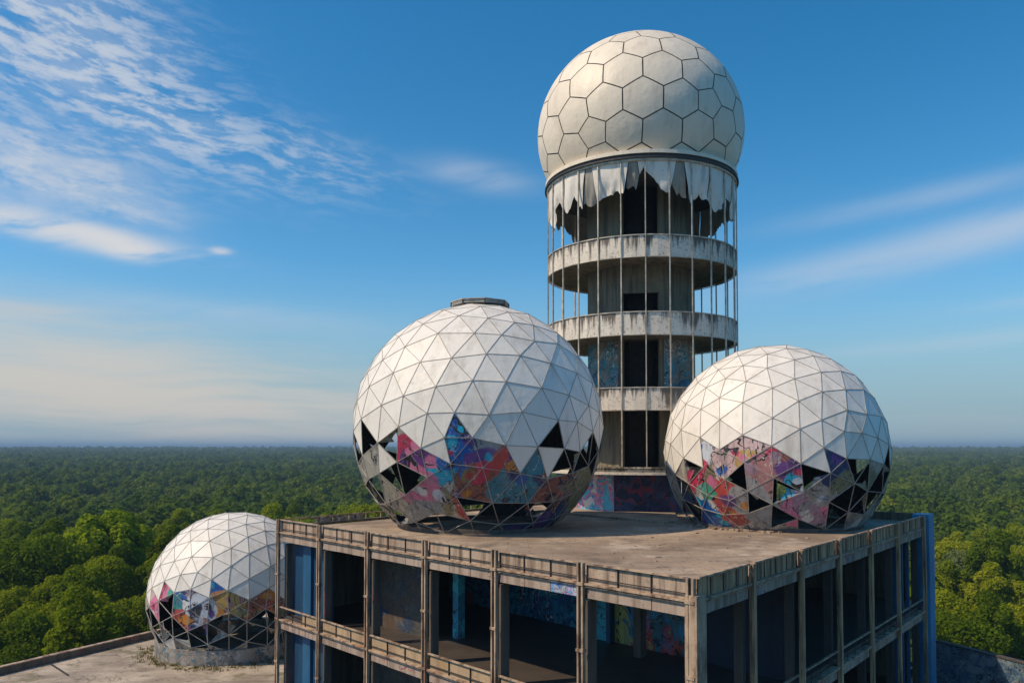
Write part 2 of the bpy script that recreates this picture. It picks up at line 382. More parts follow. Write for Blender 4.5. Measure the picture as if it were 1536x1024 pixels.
def leaf_mat(name, stops):
    m, g = new_mat(name)
    rnd = g.n('ShaderNodeObjectInfo').outputs['Random']
    tn = g.n('ShaderNodeAttribute', dict(attribute_name='tint')).outputs['Fac']
    loc = g.n('ShaderNodeObjectInfo').outputs['Location']
    stand = g.sm(g.m('ADD', g.m('MULTIPLY', g.noise(loc, .018, 3, .6), .5), g.m('MULTIPLY', g.noise(g.scale(loc, (.35, 1, 1)), .0045, 3, .6), .5)), .36, .62)
    c = g.ramp(g.m('ADD', g.m('ADD', g.m('MULTIPLY', rnd, .42), g.m('MULTIPLY', stand, .30)), g.m('MULTIPLY', tn, .28)), stops)
    g.N.remove(g.b)
    d = g.n('ShaderNodeBsdfDiffuse', Color=c); t = g.n('ShaderNodeBsdfTranslucent', Color=g.mix(.5, c, (.10, .13, .01), 'ADD'))
    ad = g.n('ShaderNodeMixShader', Fac=.38); g.L.new(d.outputs[0], ad.inputs[1]); g.L.new(t.outputs[0], ad.inputs[2])
    g.L.new(ad.outputs[0], g.out.inputs[0])
    return m
M['leaf'] = leaf_mat('leaf', [(0, (.045, .085, .008)), (.3, (.11, .165, .008)), (.65, (.235, .275, .010)), (1, (.38, .36, .018))])
M['leaf_far'] = leaf_mat('leaf_far', [(0, (.035, .075, .012)), (.5, (.095, .150, .012)), (1, (.22, .25, .018))])
M['leaf_bright'] = leaf_mat('leaf_bright', [(0, (.19, .27, .010)), (1, (.33, .37, .018))])
M['leaf_pale'] = leaf_mat('leaf_pale', [(0, (.14, .18, .055)), (1, (.20, .23, .09))])
M['dryleaf'] = leaf_mat('dry_leaf', [(0, (.10, .10, .03)), (1, (.17, .14, .06))])
M['bark'] = plain('bark', (.09, .07, .05), .9)

# ------------------------------------------------------------------ plan of the place (metres)
V2 = lambda x, y: Vector((x, y))
Nn, Ll, Rr = V2(5.36, 23.80), V2(-12.41, 43.08), V2(24.10, 46.51)       # near, left and right roof corners
Bb = Ll + Rr - Nn
eL = (Ll - Nn).normalized(); eR = (Rr - Nn).normalized()
LL = (Ll - Nn).length; LR = (Rr - Nn).length
nL = -(eR - eL * eR.dot(eL)).normalized(); nR = -(eL - eR * eL.dot(eR)).normalized()     # outward normals

# ------------------------------------------------------------------ terrain
def ground_z(x, y):
    d = math.hypot(x - 2, y - 48)
    t = min(1, max(0, (d - 25) / 190)); t = t * t * (3 - 2 * t)
    e = min(1, max(0, (x - 14) / 24)); e = e * e * (3 - 2 * e)
    e2 = min(1, max(0, (-16 - x) / 14)) * min(1, max(0, (100 - y) / 20))
    h = -17.5 - 14.5 * t - 5.0 * e2 * (1 - t) - 8.5 * e * (1 - t)
    return h + 1.6 * mnoise.noise(Vector((x * .012, y * .012, 0))) * min(1, d / 80)
gb = MB()
rad = [0] + [12 * 1.115 ** i for i in range(72)]
rad = [r for r in rad if r < 26000] + [26000]
NA = 120
vv = [(0, 0, ground_z(0, 0))]
for r in rad[1:]:
    for k in range(NA):
        a = 2 * PI * k / NA; x, y = r * math.cos(a), r * math.sin(a)
        vv.append((x, y, ground_z(x, y) - r * r / (2 * 6.4e6)))
fs = [(0, 1 + k, 1 + (k + 1) % NA) for k in range(NA)]
for i in range(len(rad) - 2):
    for k in range(NA):
        a = 1 + i * NA + k; b = 1 + i * NA + (k + 1) % NA
        fs.append((a, a + NA, b + NA, b))
gb.add(vv, fs, 0, .5)
tag(gb.build('ground', M['ground'], smooth=True), kind='structure')

# ------------------------------------------------------------------ building
bld = thing('concrete_building', (Nn.x, Nn.y, -17.5), 'abandoned open-sided concrete block with graffiti-covered interior carrying two white domes', 'building')
def P3(p, z): return (p.x, p.y, z)
def boxf(mb, base, e, n, a0, a1, d0, d1, z0, z1, mi=0, t=None):
    q = [base + e * a + n * d for a, d in ((a0, d0), (a1, d0), (a1, d1), (a0, d1))]
    return mb.hexa([P3(p, z0) for p in q] + [P3(p, z1) for p in q], mi, t)
quad = lambda d: [Nn + (-nL) * 0 + (eL + eR) * d, Ll + (eR - eL) * d, Bb - (eL + eR) * d, Rr + (eL - eR) * d]
ZB = -18.5
mb = MB(); mb.prism(quad(.16), -.60, 0.0, 0, .5); mb.build('roof_slab', [M['roof']], bld)
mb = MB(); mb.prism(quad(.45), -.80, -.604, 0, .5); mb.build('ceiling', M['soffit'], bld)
for zf in (-4.6, -9.2):
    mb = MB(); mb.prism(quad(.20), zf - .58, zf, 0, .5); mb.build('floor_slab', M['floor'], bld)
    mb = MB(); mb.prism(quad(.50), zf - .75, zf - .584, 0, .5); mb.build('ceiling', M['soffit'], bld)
mb = MB(); mb.prism(quad(.2), ZB, -13.8, 0, .5); mb.build('foundation', M['core'], bld)

def face(base, e, n, cuts, right):
    """one open facade: columns, parapet boards, rails, ledges and fascias for each bay and storey"""
    npan = 4 if right else 3
    for i, a in enumerate(cuts):
        if not (right and i == 0):
            mb = MB()
            w_ = .24 if not right else .22
            a_in = min(max(a, .25), cuts[-1] - .25)
            boxf(mb, base, e, n, a_in - w_ / 2, a_in + w_ / 2, -.52, -.20, ZB, -.81, 0, .4)
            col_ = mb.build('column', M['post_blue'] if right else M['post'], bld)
            mb = MB()
            if right:
                boxf(mb, base, e, n, a - .13, a + .13, .04, .20, ZB, .47, 0, .3)
                boxf(mb, base, e, n, a + .135, a + .19, .02, .16, ZB, .44, 1, .3)
                mb.build('mullion', [M['wood'], M['steel']], col_)
            else:
                boxf(mb, base, e, n, a - .135, a - .06, .06, .20, ZB, .50, 0, .2)
                boxf(mb, base, e, n, a + .06, a + .135, .06, .20, ZB, .50, 0, .5)
                boxf(mb, base, e, n, a - .058, a + .058, .05, .12, ZB, .48, 1, .5)
                for zz in (-.2, -2.4, -4.75, -7.0): boxf(mb, base, e, n, a - .16, a + .16, .03, .23, zz - .05, zz + .05, 0, .9)
                mb.build('mullion', [M['steel'], M['darkmetal']], col_)
    for i in range(len(cuts) - 1):
        a0, a1 = cuts[i] + .18, cuts[i + 1] - .18
        L = a1 - a0
        if L < .3: continue
        for lev, zt in enumerate((0.5, -4.1, -8.7)):
            top = lev == 0
            mb = MB()
            skip = (not right and i == len(cuts) - 2 and not top)
            for k in range(npan):
                if skip and k > 0: continue
                if lev == 1 and right and i >= 1: continue
                p0 = a0 + L * k / npan + .02; p1 = a0 + L * (k + 1) / npan - .02
                if skip: p1 = a0 + L * .42
                j = random.uniform(-.008, .008)
                boxf(mb, base, e, n, p0, p1, -.10 + j, .01 + j, zt - .655, zt - .06)
            if mb.v: mb.build('parapet_panel', M['wood'] if right else (M['facade'] if top else M['panel_tan']), bld)
            mb = MB(); boxf(mb, base, e, n, a0, a1, .02, .11, zt - .055, zt, 0, .2)
            for k in range(npan + 1):
                p0 = a0 + L * k / npan
                if k in (0, npan): p0 += .03 if k == 0 else -.03
                boxf(mb, base, e, n, p0 - .016, p0 + .016, .02, .04 if right else .06, zt - .655, zt - .05, 1, .4)
            if not right:
                boxf(mb, base, e, n, a0, a1, .06, .095, zt - .50, zt - .47, 1, .4)
            mb.build('railing', [M['steel'], M['darkmetal']], bld)
            mb = MB(); boxf(mb, base, e, n, a0, a1, -.16, .17, zt - .72, zt - .66, 0, .3)
            boxf(mb, base, e, n, a0, a1, -.02, .12, zt - .79, zt - .755, 0, .3)
            mb.build('ledge', M['steel'], bld)
            mb = MB()
            for k in range(npan):
                p0 = a0 + L * k / npan + .015; p1 = a0 + L * (k + 1) / npan - .015
                tgt_ = mb
                if not right and top and i == 1 and k == 0: tgt_ = MB()
                boxf(tgt_, base, e, n, p0, p1, -.155, .03, zt - 1.17 + random.uniform(-.01, .01), zt - .80)
                if tgt_ is not mb: tgt_.build('painted_fascia', graffiti('fascia_tag', [(.10, .32, .60), (.45, .20, .32), (.50, .50, .50), (.05, .15, .45)], 2.4, k=3.9, line2=(.7, .7, .7)), bld)
            mb.build('fascia', M['fascia'], bld)
cutsL = [LL * i / 6 for i in range(7)]
cutsR = [LR * t for t in (0, .1376, .291, .4418, .5978, .7595, .946)]
face(Nn, eL, nL, cutsL, False)
face(Nn, eR, nR, cutsR, True)
# near corner post cover and the blue pier at the far right corner
mb = MB()
mb.prism([Nn + nL * .22 + nR * .02, Nn + nL * .22 + nR * .24, Nn + nR * .24 + nL * .0, Nn - nL * .28 + nR * .24, Nn - nL * .28 - nR * .28, Nn - nR * .28 + nL * .02][::1], ZB, -.0, 0, .3)
mb.build('corner_post', M['steel'], bld)
mb = MB(); boxf(mb, Nn, eR, nR, LR * .962, LR + .12, -.6, .28, ZB, .52, 0, .2); mb.build('blue_pier', M['bluebright'], bld)
for k in range(4):
    a = LR * (.775 + .042 * k)
    mb = MB(); boxf(mb, Nn, eR, nR, a - .07, a + .07, -.55, -.40, ZB, -.9, 0, .2); mb.build('blue_strip', M['bluestrip'], bld)
# far edges: back-left open railing, back-right solid parapet
mb = MB(); nB = -nR
boxf(mb, Ll, eR, -nR, .2, LR, -.12, .10, .004, .14, 0, .5); mb.build('kerb', M['core'], bld)
mb = MB()
boxf(mb, Ll, eR, -nR, 0, LR, -.03, .03, .44, .50, 0, .2)
for k in range(26):
    a = .15 + k * 1.15
    boxf(mb, Ll, eR, -nR, a - .022, a + .022, -.022, .022, .14, .44, 0, .3)
mb.build('railing', M['steel'], bld)
mb = MB()
for k in range(3): boxf(mb, Ll, eR, -nR, 2.3 + k * 1.15, 3.36 + k * 1.15, -.014, .014, .15, .43)
mb.build('railing_panel', weathered('tagged_board', (.30, .28, .25), (.06, .05, .05), .5, tags=[((.04, .04, .05), .30), ((.65, .65, .66), .36)]), bld)
mb = MB(); boxf(mb, Rr, eL, -nL, 0.2, 11.5, -.14, .0, .004, .48, 0, .4); mb.build('parapet_wall', M['core'], bld)
# interior walls
def iwall(name, mat, s0, s1, depth, z0, z1, th=.2):
    mb = MB(); boxf(mb, Nn, eL, nL, LL * s0, LL * s1, -depth - th, -depth, z0, z1, 0, .3); return mb.build(name, mat, bld)
for z0, z1 in ((-4.596, -.804), (-9.196, -5.36)):
    iwall('blue_wall', M['bluewall'], .84, .992, .60, z0, z1)
    mb = MB(); boxf(mb, Nn, eL, nL, LL * .905, LL * .935, -.597, -.45, z0, z1, 0, .2); mb.build('blue_pilaster', M['bluestrip'], bld)
    iwall('graffiti_wall', M['greywall'], .64, .832, 2.6, z0, z1)
    iwall('graffiti_wall', M['murals'], .21, .40, 8.6, z0, z1)
    iwall('blue_wall', M['shadewall'], .06, .208, 8.6, z0, z1)
    iwall('graffiti_wall', M['turq'], .402, .47, 8.4, z0, z1)
    iwall('graffiti_wall', M['bluemural'], .474, .90, 9.4, z0, z1)
    mb = MB(); boxf(mb, Nn, eR, nR, 9.5, LR * .97, -9.2, -9.0, z0, z1, 0, .3); mb.build('blue_wall', M['bluewall'], bld)  # wall added to block light and keep the right bays dark
    mb = MB(); boxf(mb, Ll, eR, -nR, .8, LR * .95, -.45, -.25, z0, z1, 0, .3); mb.build('outer_wall', M['core'], bld)
    mb = MB(); boxf(mb, Rr, eL, -nL, 1.0, LL * .95, -.45, -.25, z0, z1, 0, .3); mb.build('outer_wall', M['core'], bld)
    for s_, d in ((.60, 3.6), (.30, 7.2)):
        mb = MB(); boxf(mb, Nn, eL, nL, LL * s_ - .2, LL * s_ + .2, -d - .4, -d, z0, z1, 0, .3); mb.build('inner_column', M['turq'] if s_ == .60 and d < 4 else M['post'], bld)

# raised screed strip and rubble on the roof
tower_c = V2(9.38, 58.0)
mb = MB()
mb.prism([V2(3.6, 51.6), V2(8.6, 45.6), V2(9.6, 46.3), V2(10.6, 52.3), V2(4.2, 53.0)], .004, .13, 0, .4)
mb.build('roof_screed', M['roof'], bld)

# ------------------------------------------------------------------ lower terraces
tz = -8.35
tA, tB = V2(-34.2, 34.6), V2(-15.0, 70.4)
te = (tB - tA).normalized(); tn_ = V2(-te.y, te.x)
mb = MB()
mb.prism([tA, tA + V2(14, -6), Ll - eR * 8 - eL * .0, Ll + eR * 24, tB], -20, tz, 0, .5)
tag(mb.build('lower_terrace', M['terrace']), 'bleached concrete lower roof terrace below the left side of the building', 'terrace')
pw = thing('parapet_wall', (tA.x, tA.y, tz), 'low dark concrete parapet along the outer edge of the left lower terrace', 'wall')
tl = (tB - tA).length
mb = MB(); boxf(mb, tA, te, tn_, 0, tl, -.02, .22, tz + .004, tz + .40, 0, .6); mb.build('wall', M['post'], pw)
mb = MB(); boxf(mb, tA, te, tn_, 0, tl, -.05, .26, tz + .403, tz + .46, 0, .1); mb.build('coping', M['steel'], pw)
mb = MB(); mb.bar((-27.0, 47.3, tz + .03), (-24.7, 45.0, tz + .03), .09, .05)
tag(mb.build('floor_strip', M['darkmetal']), 'dark metal strip lying across the terrace floor at far left', 'strip')
# right hand lower terrace and its wall
rz = -9.6
mb = MB(); mb.prism([V2(12, 28), V2(30, 24), V2(33, 40), Rr + V2(6, 6), Rr + V2(.3, 0), Nn + nR * .4 + eR * 6], -20, rz, 0, .5)
tag(mb.build('yard', M['ground']), kind='structure')
gw = thing('graffiti_wall', (23.9, 45.3, rz), 'blue-grey graffiti-tagged yard wall low at the right behind the building corner', 'wall')
wa, wb = V2(23.95, 45.4), V2(29.0, 33.6); we = (wb - wa).normalized(); wn = V2(-we.y, we.x); wl = (wb - wa).length
mb = MB(); boxf(mb, wa, we, wn, 0, wl, -.15, .15, rz, -6.56, 0, .3)
mb.build('wall', graffiti('bluegrey_wall', [(.10, .15, .19), (.13, .19, .23), (.05, .12, .2), (.2, .24, .26)], .7, k=4.5, line2=(.02, .05, .12)), gw)
mb = MB(); boxf(mb, wa, we, wn, 0, wl, -.19, .19, -6.557, -6.48, 0, .2); mb.build('coping', M['post_blue'], gw)

# ------------------------------------------------------------------ geodesic domes
def ico():
    t = (1 + 5 ** .5) / 2
    v = [Vector(p).normalized() for p in ((-1, t, 0), (1, t, 0), (-1, -t, 0), (1, -t, 0), (0, -1, t), (0, 1, t), (0, -1, -t), (0, 1, -t), (t, 0, -1), (t, 0, 1), (-t, 0, -1), (-t, 0, 1))]
    f = [(0, 11, 5), (0, 5, 1), (0, 1, 7), (0, 7, 10), (0, 10, 11), (1, 5, 9), (5, 11, 4), (11, 10, 2), (10, 7, 6), (7, 1, 8), (3, 9, 4), (3, 4, 2), (3, 2, 6), (3, 6, 8), (3, 8, 9), (4, 9, 5), (2, 4, 11), (6, 2, 10), (8, 6, 7), (9, 8, 1)]
    return v, f
def geodesic(n):
    v, f = ico(); V = []; key = {}; F = []
    def vid(p):
        p = p.normalized(); k = (round(p.x, 4), round(p.y, 4), round(p.z, 4))
        if k not in key: key[k] = len(V); V.append(p)
        return key[k]
    for a, b, c in f:
        A, B, C = v[a], v[b], v[c]
        id_ = {}
        for i in range(n + 1):
            for j in range(n + 1 - i):
                id_[i, j] = vid(A * (n - i - j) + B * i + C * j)
        for i in range(n):
            for j in range(n - i):
                F.append((id_[i, j], id_[i + 1, j], id_[i, j + 1]))
                if i + j < n - 1: F.append((id_[i + 1, j], id_[i + 1, j + 1], id_[i, j + 1]))
    return V, F
def clip_poly(pts, z):
    o = []
    for i, p in enumerate(pts):
        q = pts[(i + 1) % len(pts)]
        if p.z >= z: o.append(p)
        if (p.z >= z) != (q.z >= z):
            t = (z - p.z) / (q.z - p.z); o.append(p.lerp(q, t))
    return o
def mural_mat(name, seeds, off, k):
    """one spray-painted mural that runs on across the panels of a dome, over its grimy white skin"""
    m, g = new_mat(name)
    tn = g.n('ShaderNodeAttribute', dict(attribute_name='tint')).outputs['Fac']
    p = g.n('ShaderNodeVectorMath', dict(operation='SUBTRACT')); g.set(p.inputs[0], g.oc); p.inputs[1].default_value = off
    wv = g.n('ShaderNodeVectorMath', dict(operation='MULTIPLY_ADD'))
    n0 = g.n('ShaderNodeVectorMath', dict(operation='SUBTRACT')); g.set(n0.inputs[0], g.noise(p.outputs[0], .55, 4, .55, .3, col=True)); n0.inputs[1].default_value = (.5, .5, .5)
    g.set(wv.inputs[0], n0.outputs[0]); wv.inputs[1].default_value = (1.3, 1.3, 1.2); g.set(wv.inputs[2], p.outputs[0])
    d = g.n('ShaderNodeVectorMath', dict(operation='NORMALIZE')); g.set(d.inputs[0], wv.outputs[0]); d = d.outputs[0]
    grime = g.noise(g.scale(g.oc, (1.2, 1.2, .4)), 1.0, 6, .68)
    c = g.mix(g.sm(grime, .40, .66), (.47, .44, .37), (.16, .145, .115))
    fine = g.noise(g.oc, 2.2, 5, .65)
    rng = random.Random(k)
    L = [q.split() for q in seeds.split(';')]
    L = [(a, R_(float(b)), R_(float(e)), rng.uniform(8, 11)) for a, b, e in L if a not in ('H', 'white')]
    extra = []
    for a, b, e, r_ in L:
        if a in ('worn', 'olive', 'beige', 'grey', 'mixed'): continue
        for _ in range(2): extra.append((rng.choice(ALT[a]), b + R_(rng.uniform(-8, 8)), e + R_(rng.uniform(-6, 6)), rng.uniform(1.6, 3.4)))
    for a, b, e, r_ in L + extra:
        v = (math.cos(e) * math.cos(b), math.cos(e) * math.sin(b), math.sin(e))
        dp = g.n('ShaderNodeVectorMath', dict(operation='DOT_PRODUCT')); g.set(dp.inputs[0], d); dp.inputs[1].default_value = v
        mk = g.sm(dp.outputs['Value'], math.cos(R_(r_ + .7)), math.cos(R_(r_ - .3)), 0, .96)
        q = PAL[a]
        lum = sum(q) / 3
        c = g.mix(mk, c, tuple(max(.004, min(.8, (lum + (x - lum) * 1.12) * 1.08)) for x in q))
    c = g.mix(g.sm(fine, .40, .66, 0, .30), c, g.mix(.5, c, (.02, .02, .03)))
    hl = g.noise(g.scale(g.oc, (1, 1, 1), (5, 1, 2)), 1.1, 4, .6)
    c = g.mix(g.sm(hl, .54, .72, 0, .2), c, g.mix(.5, c, (.75, .75, .75)))
    for j, (lc, th, sc) in enumerate((((.015, .015, .02), .013, .75), ((.55, .55, .55), .004, 1.0), ((.02, .03, .08), .008, 1.6))):
        ln = g.m('ABSOLUTE', g.m('SUBTRACT', g.noise(g.scale(g.oc, (1, 1, .8), (j * 9, 4, 1)), sc, 2, .5, 1.3), .5))
        ar = g.sm(g.noise(g.scale(g.oc, (1, 1, 1), (2, j * 5, 3)), .55, 2), .45, .53)
        c = g.mix(g.m('MULTIPLY', ar, g.sm(ln, th * 1.7, th)), c, lc)
    dr = g.noise(g.scale(g.oc, (3.4, 3.4, .28)), 1.0, 5, .65)
    c = g.mix(g.sm(dr, .50, .70, 0, .5), c, (.06, .055, .05))
    sp = g.noise(g.oc, 5, 6, .7)
    c = g.mix(g.sm(sp, .52, .70, 0, .5), c, (.09, .08, .065))
    c = g.mix(g.m('MULTIPLY', tn, .30), c, g.mix(.5, c, (.01, .01, .012)))
    g.set(g.b.inputs['Base Color'], c); g.b.inputs['Roughness'].default_value = .5
    bump(g, sp, .2, .02)
    return m
def dome(c, r, z0, rot, seeds, belt, label, cat, seed, hole_back, freq=5, strut_w=.034, low_hole=.45, cap=False, smat='strut', front=None):
    rng = random.Random(seed)
    c = Vector(c)
    root = thing('geodesic_dome', (c.x, c.y, z0), label, cat, 'geodesic domes with torn graffiti skirts')
    V, F = geodesic(freq)
    rm = Matrix.Rotation(R_(rot[2]), 3, 'Z') @ Matrix.Rotation(R_(rot[0]), 3, 'X') @ Matrix.Rotation(R_(rot[1]), 3, 'Y')
    V = [rm @ p for p in V]
    W = []
    for p in V:
        q = p.copy()
        q += Vector((rng.uniform(-1, 1), rng.uniform(-1, 1), rng.uniform(-1, 1))) * .022
        q.normalize(); W.append(c + q * r * (1 + rng.uniform(-.004, .004)))
    S = []
    for s_ in seeds.split(';'):
        k, a, e = s_.split(); a, e = R_(float(a)), R_(float(e))
        S.append((k, Vector((math.cos(e) * math.cos(a), math.cos(e) * math.sin(a), math.sin(e)))))
    tocam = (Vector((0, 0, 4.36)) - c).normalized()
    mural = mural_mat('dome_mural', seeds, Vector((0, 0, c.z - z0)), seed)
    rear = MB()
    white_polys = []
    holes = 0; used = set(); kinds = {}
    for fi, f in enumerate(F):
        P = [W[i] for i in f]
        if max(p.z for p in P) < z0 + .05: continue
        m_ = (P[0] + P[1] + P[2]) / 3 - c; md = m_.normalized()
        e = math.degrees(math.asin(max(-1, min(1, md.z))))
        best = min(S, key=lambda s_: math.acos(max(-1, min(1, s_[1].dot(md)))) * (1.08 if s_[0] == 'H' else 1.0)); ang = math.degrees(math.acos(max(-1, min(1, best[1].dot(md))))) * (1.1 if best[0] == 'H' else 1.0)
        k = 'white'
        if e < belt + 10 and ang < 6.2: k = best[0]
        elif e < belt:
            if md.dot(tocam) > .05 and ang < 10 and best[0] != 'white': k = best[0]
            else:
                u = rng.random()
                if u < hole_back: k = 'H'
                elif u < .93: k = rng.choice(['worn', 'olive', 'grey', 'white', 'beige', 'mixed', 'navy'])
        if k != 'white' and k != 'H' and e < -30 and md.dot(tocam) > 0 and rng.random() < .28: k = 'H'
        kinds[fi] = k
        # the panel: inset a little from its struts, backed by faces coloured dark as interior shade
        P2 = [p + (c + m_ - p) * (.004 if k == 'white' else .012) for p in P]
        if k == 'H':
            holes += 1
            if rng.random() < .42:        # a torn scrap still hanging from one strut
                i = rng.randrange(3); a, b = P2[i], P2[(i + 1) % 3]
                t = b.lerp(P2[(i + 2) % 3], rng.uniform(.2, .55)).lerp(a, rng.uniform(.1, .4)) - md * rng.uniform(.05, .35)
                mid = a.lerp(b, .5).lerp(t, .5) - md * .06
                pl = [a, b, t, mid]
                if min(p.z for p in pl) > z0 + .05:
                    fl = MB(); fl.add(pl, [(0, 1, 2, 3)], 0, rng.random()); fl.add([p - md * .012 for p in pl], [(3, 2, 1, 0)], 0, rng.random())
                    o = fl.build('torn_flap', mural, root)
            continue
        poly = clip_poly(P2, z0)
        if len(poly) < 3: continue
        inn = [p - (p - c).normalized() * .05 for p in poly]
        n = len(poly)
        if k == 'white':
            white_polys.append((fi, f, poly, rng.random(), inn))
        else:
            pb = MB(); dz = rng.uniform(-.05, .04)
            poly = [p + (p - c).normalized() * dz * (1 if i == 0 else 0) for i, p in enumerate(poly)]
            pb.add(poly, [tuple(range(n))], 0, rng.random())
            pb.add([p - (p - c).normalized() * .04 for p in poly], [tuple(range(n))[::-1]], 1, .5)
            if md.dot(tocam) < -.03:
                rear.v, b_ = rear.v + pb.v, len(rear.v)
                rear.f += [[b_ + q for q in f_] for f_ in pb.f]; rear.mi += pb.mi; rear.t += pb.t
                continue
            pb.build('painted_panel' if k not in ('worn', 'grey', 'olive', 'beige', 'white') else 'worn_panel', [mural, M['inner_shade']], root)
    if rear.v: tag(rear.build('rear_panels', [mural, M['inner_shade']], root), kind='stuff')
    # the continuous skin is one part, panels cut off from it by holes or paint are parts of their own
    left_ = {w[0]: w for w in white_polys}; groups = []
    while left_:
        st = [next(iter(left_))]; comp = []
        while st:
            q = st.pop()
            if q not in left_: continue
            wq = left_.pop(q); comp.append(wq); e1 = set(wq[1])
            st += [j for j, wj in left_.items() if len(e1 & set(wj[1])) == 2]
        groups.append(comp)
    groups.sort(key=len, reverse=True)
    for gi_, comp in enumerate(groups):
        sk = MB()
        for _, _, poly, t, inn in comp:
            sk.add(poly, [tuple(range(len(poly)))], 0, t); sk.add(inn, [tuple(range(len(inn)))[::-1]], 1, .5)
        sk.build('white_skin' if gi_ == 0 else 'white_panel', [M['skin'], M['inner_shade']], root)
    lat = MB(); E_ = {}
    for f in F:
        for i in range(3): E_[tuple(sorted((f[i], f[(i + 1) % 3])))] = 1
    for a, b in E_:
        p, q = W[a], W[b]
        if max(p.z, q.z) < z0 + .03: continue
        if p.z < z0: p = p.lerp(q, (z0 + .01 - p.z) / (q.z - p.z))
        if q.z < z0: q = q.lerp(p, (z0 + .01 - q.z) / (p.z - q.z))
        lat.bar(p, q, strut_w, strut_w * .9, ((p + q) / 2 - c), 0, rng.random())
    for p in W:
        if p.z > z0 + .1:
            d = (p - c).normalized(); x = d.orthogonal().normalized(); y = d.cross(x)
            rr = strut_w * 1.7
            lat.add([p + (x * math.cos(k * PI / 3) + y * math.sin(k * PI / 3)) * rr + d * h for h in (-.01, strut_w * .62) for k in range(6)],
                    [tuple(range(6))[::-1], tuple(range(6, 12))] + [(k, (k + 1) % 6, 6 + (k + 1) % 6, 6 + k) for k in range(6)], 0, .5)
    lat.build('strut_frame', M[smat], root)
    rb = math.sqrt(max(.1, r * r - (c.z - z0) ** 2))
    return root, rb
SF = 'H -124 -6;H -134 -20;H -124 -17;H -123 -24;H -110 -23;H -85 -14;H -74 -8;H -52 -14;H -39 -12;H -27 -12;H -75 -32;H -67 -34;H -99 -43;H -110 -43;H -81 -43;H -146 -45;H -132 -46;crimson -114 -11;crimson -119 -13;purple -108 -13;blue -96 -6;blue -96 -2;cyan -98 -19;blue -92 -11;cyan -101 -25;grey -81 -7;purple -85 -18;red -74 -19;teal -62 -19;teal -60 -25;white -59 -15;olive -41 -21;rust -48 -24;olive -30 -18;mixed -41 -31;navy -43 -44;rust -54 -34;beige -128 -29;beige -119 -36;beige -99 -32;teal -83 -35;red -89 -32;rust -89 -25;olive -108 -33;pink -117 -26;worn -144 -16;H -150 -32;olive -24 -28;white -104 -5;white -114 -3;white -65 -9;white -48 -6;navy -56 -47;white -133 -9;white -87 -3;teal -72 -27;worn -146 -37;grey -117 -41'
SR = 'H -152 -10;H -132 -6;H -124 -14;H -105 -20;H -116 -23;H -107 -29;H -90 -9;H -83 -10;H -163 -18;H -63 -9;H -47 -10;H -66 -25;H -79 -22;H -74 -33;tagwhite -140 -4;crimson -145 -15;olive -132 -14;red -127 -20;pinkwhite -127 -3;pinkwhite -115 2;ochre -118 -6;rose -107 -6;rose -112 -12;purple -96 -8;cyan -93 -19;green -142 -25;blue -145 -34;blue -155 -32;red -130 -29;grey -121 -23;grey -116 -31;pink -96 -29;mauve -84 -28;mauve -86 -20;worn -81 -17;navy -79 -7;olive -58 -16;olive -72 -16;worn -179 -21;white -166 2;white -102 2;white -73 -3;white -149 -4;white -56 -3;white -168 -7;white -90 -2;H -51 -23'
SS = 'orange -66 -1;ochre -62 4;rust -50 5;teal -100 4;pinkwhite -131 4;pink -122 9;pink -128 -4;green -110 8;teal -104 10;mauve -96 8;blue -85 9;blue -79 10;orange -84 -5;orange -80 0;ochre -69 5;rust -55 0;orange -47 3;red -102 -8;blue -93 -6;H -68 -12;H -55 -12;H -112 -2;H -120 -8;H -136 -13;H -116 -16;H -104 -18;H -97 -24;H -87 -20;H -74 -9;H -71 -2;H -74 -20;H -63 -5;H -58 -22;H -46 -20;H -131 -23;tagwhite -93 1;white -109 19;white -90 21;white -72 16;white -55 13;H -41 -9;rust -37 0;H -25 -23'
dF, rbF = dome((-1.863, 44.5, 5.38), 6.9, .01, (8, 5, 20), SF, -4, 'largest white geodesic dome, with vent hatch on top, standing left of the tower', 'dome', 3, .3)
dR, rbR = dome((14.84, 45.5, 4.03), 6.1, .01, (-6, 9, 47), SR, -3, 'white geodesic dome at the right roof corner with pink, blue and ochre graffiti skirt', 'dome', 5, .3)
dS, rbS = dome((-17.71, 51.5, -5.0), 5.2, -7.5, (5, -7, 80), SS, 4, 'smaller white geodesic dome on a round drum on the lower terrace', 'dome', 8, .12, strut_w=.036, smat='strutpale')
# vent hatch on the crown of the big dome
mb = MB(); cc = V2(-1.78, 44.5)
oct_ = lambda r, k=8, o=.2: [cc + V2(math.cos(o + 2 * PI * i / k), math.sin(o + 2 * PI * i / k)) * r for i in range(k)]
mb.prism(oct_(1.55), 11.8, 12.16, 0, .4)
for zz in (12.215, 12.30): mb.prism(oct_(1.62), zz - .03, zz + .025, 1, .4)
mb.prism(oct_(1.50), 12.163, 12.36, 2, .4); mb.prism(oct_(1.66), 12.364, 12.42, 1, .3)
for p in oct_(1.63): mb.bar(P3(p, 12.12), P3(p, 12.362), .07, .07, mi=0)
mb.build('vent_hatch', [M['post_blue'], M['strutpale'], M['inner_shade']], dF)
# base kerbs
for root, c, rb, z0, h in ((dF, V2(-1.863, 44.5), rbF, .004, .22), (dR, V2(14.84, 45.5), rbR, .004, .20)):
    mb = MB(); mb.ring(c, rb - .35, rb + .10, z0, z0 + h, n=40); mb.build('base_kerb', M['seam'], root)
mb = MB(); mb.ring((-17.71, 51.5), rbS - .5, rbS + .12, tz + .004, -7.46, n=48)
mb.build('base_drum', graffiti('drum_stone', [(.26, .235, .20), (.20, .185, .165), (.06, .14, .18), (.30, .17, .11), (.33, .30, .27)], 1.2, k=7.7, line2=(.6, .58, .55)), dS)

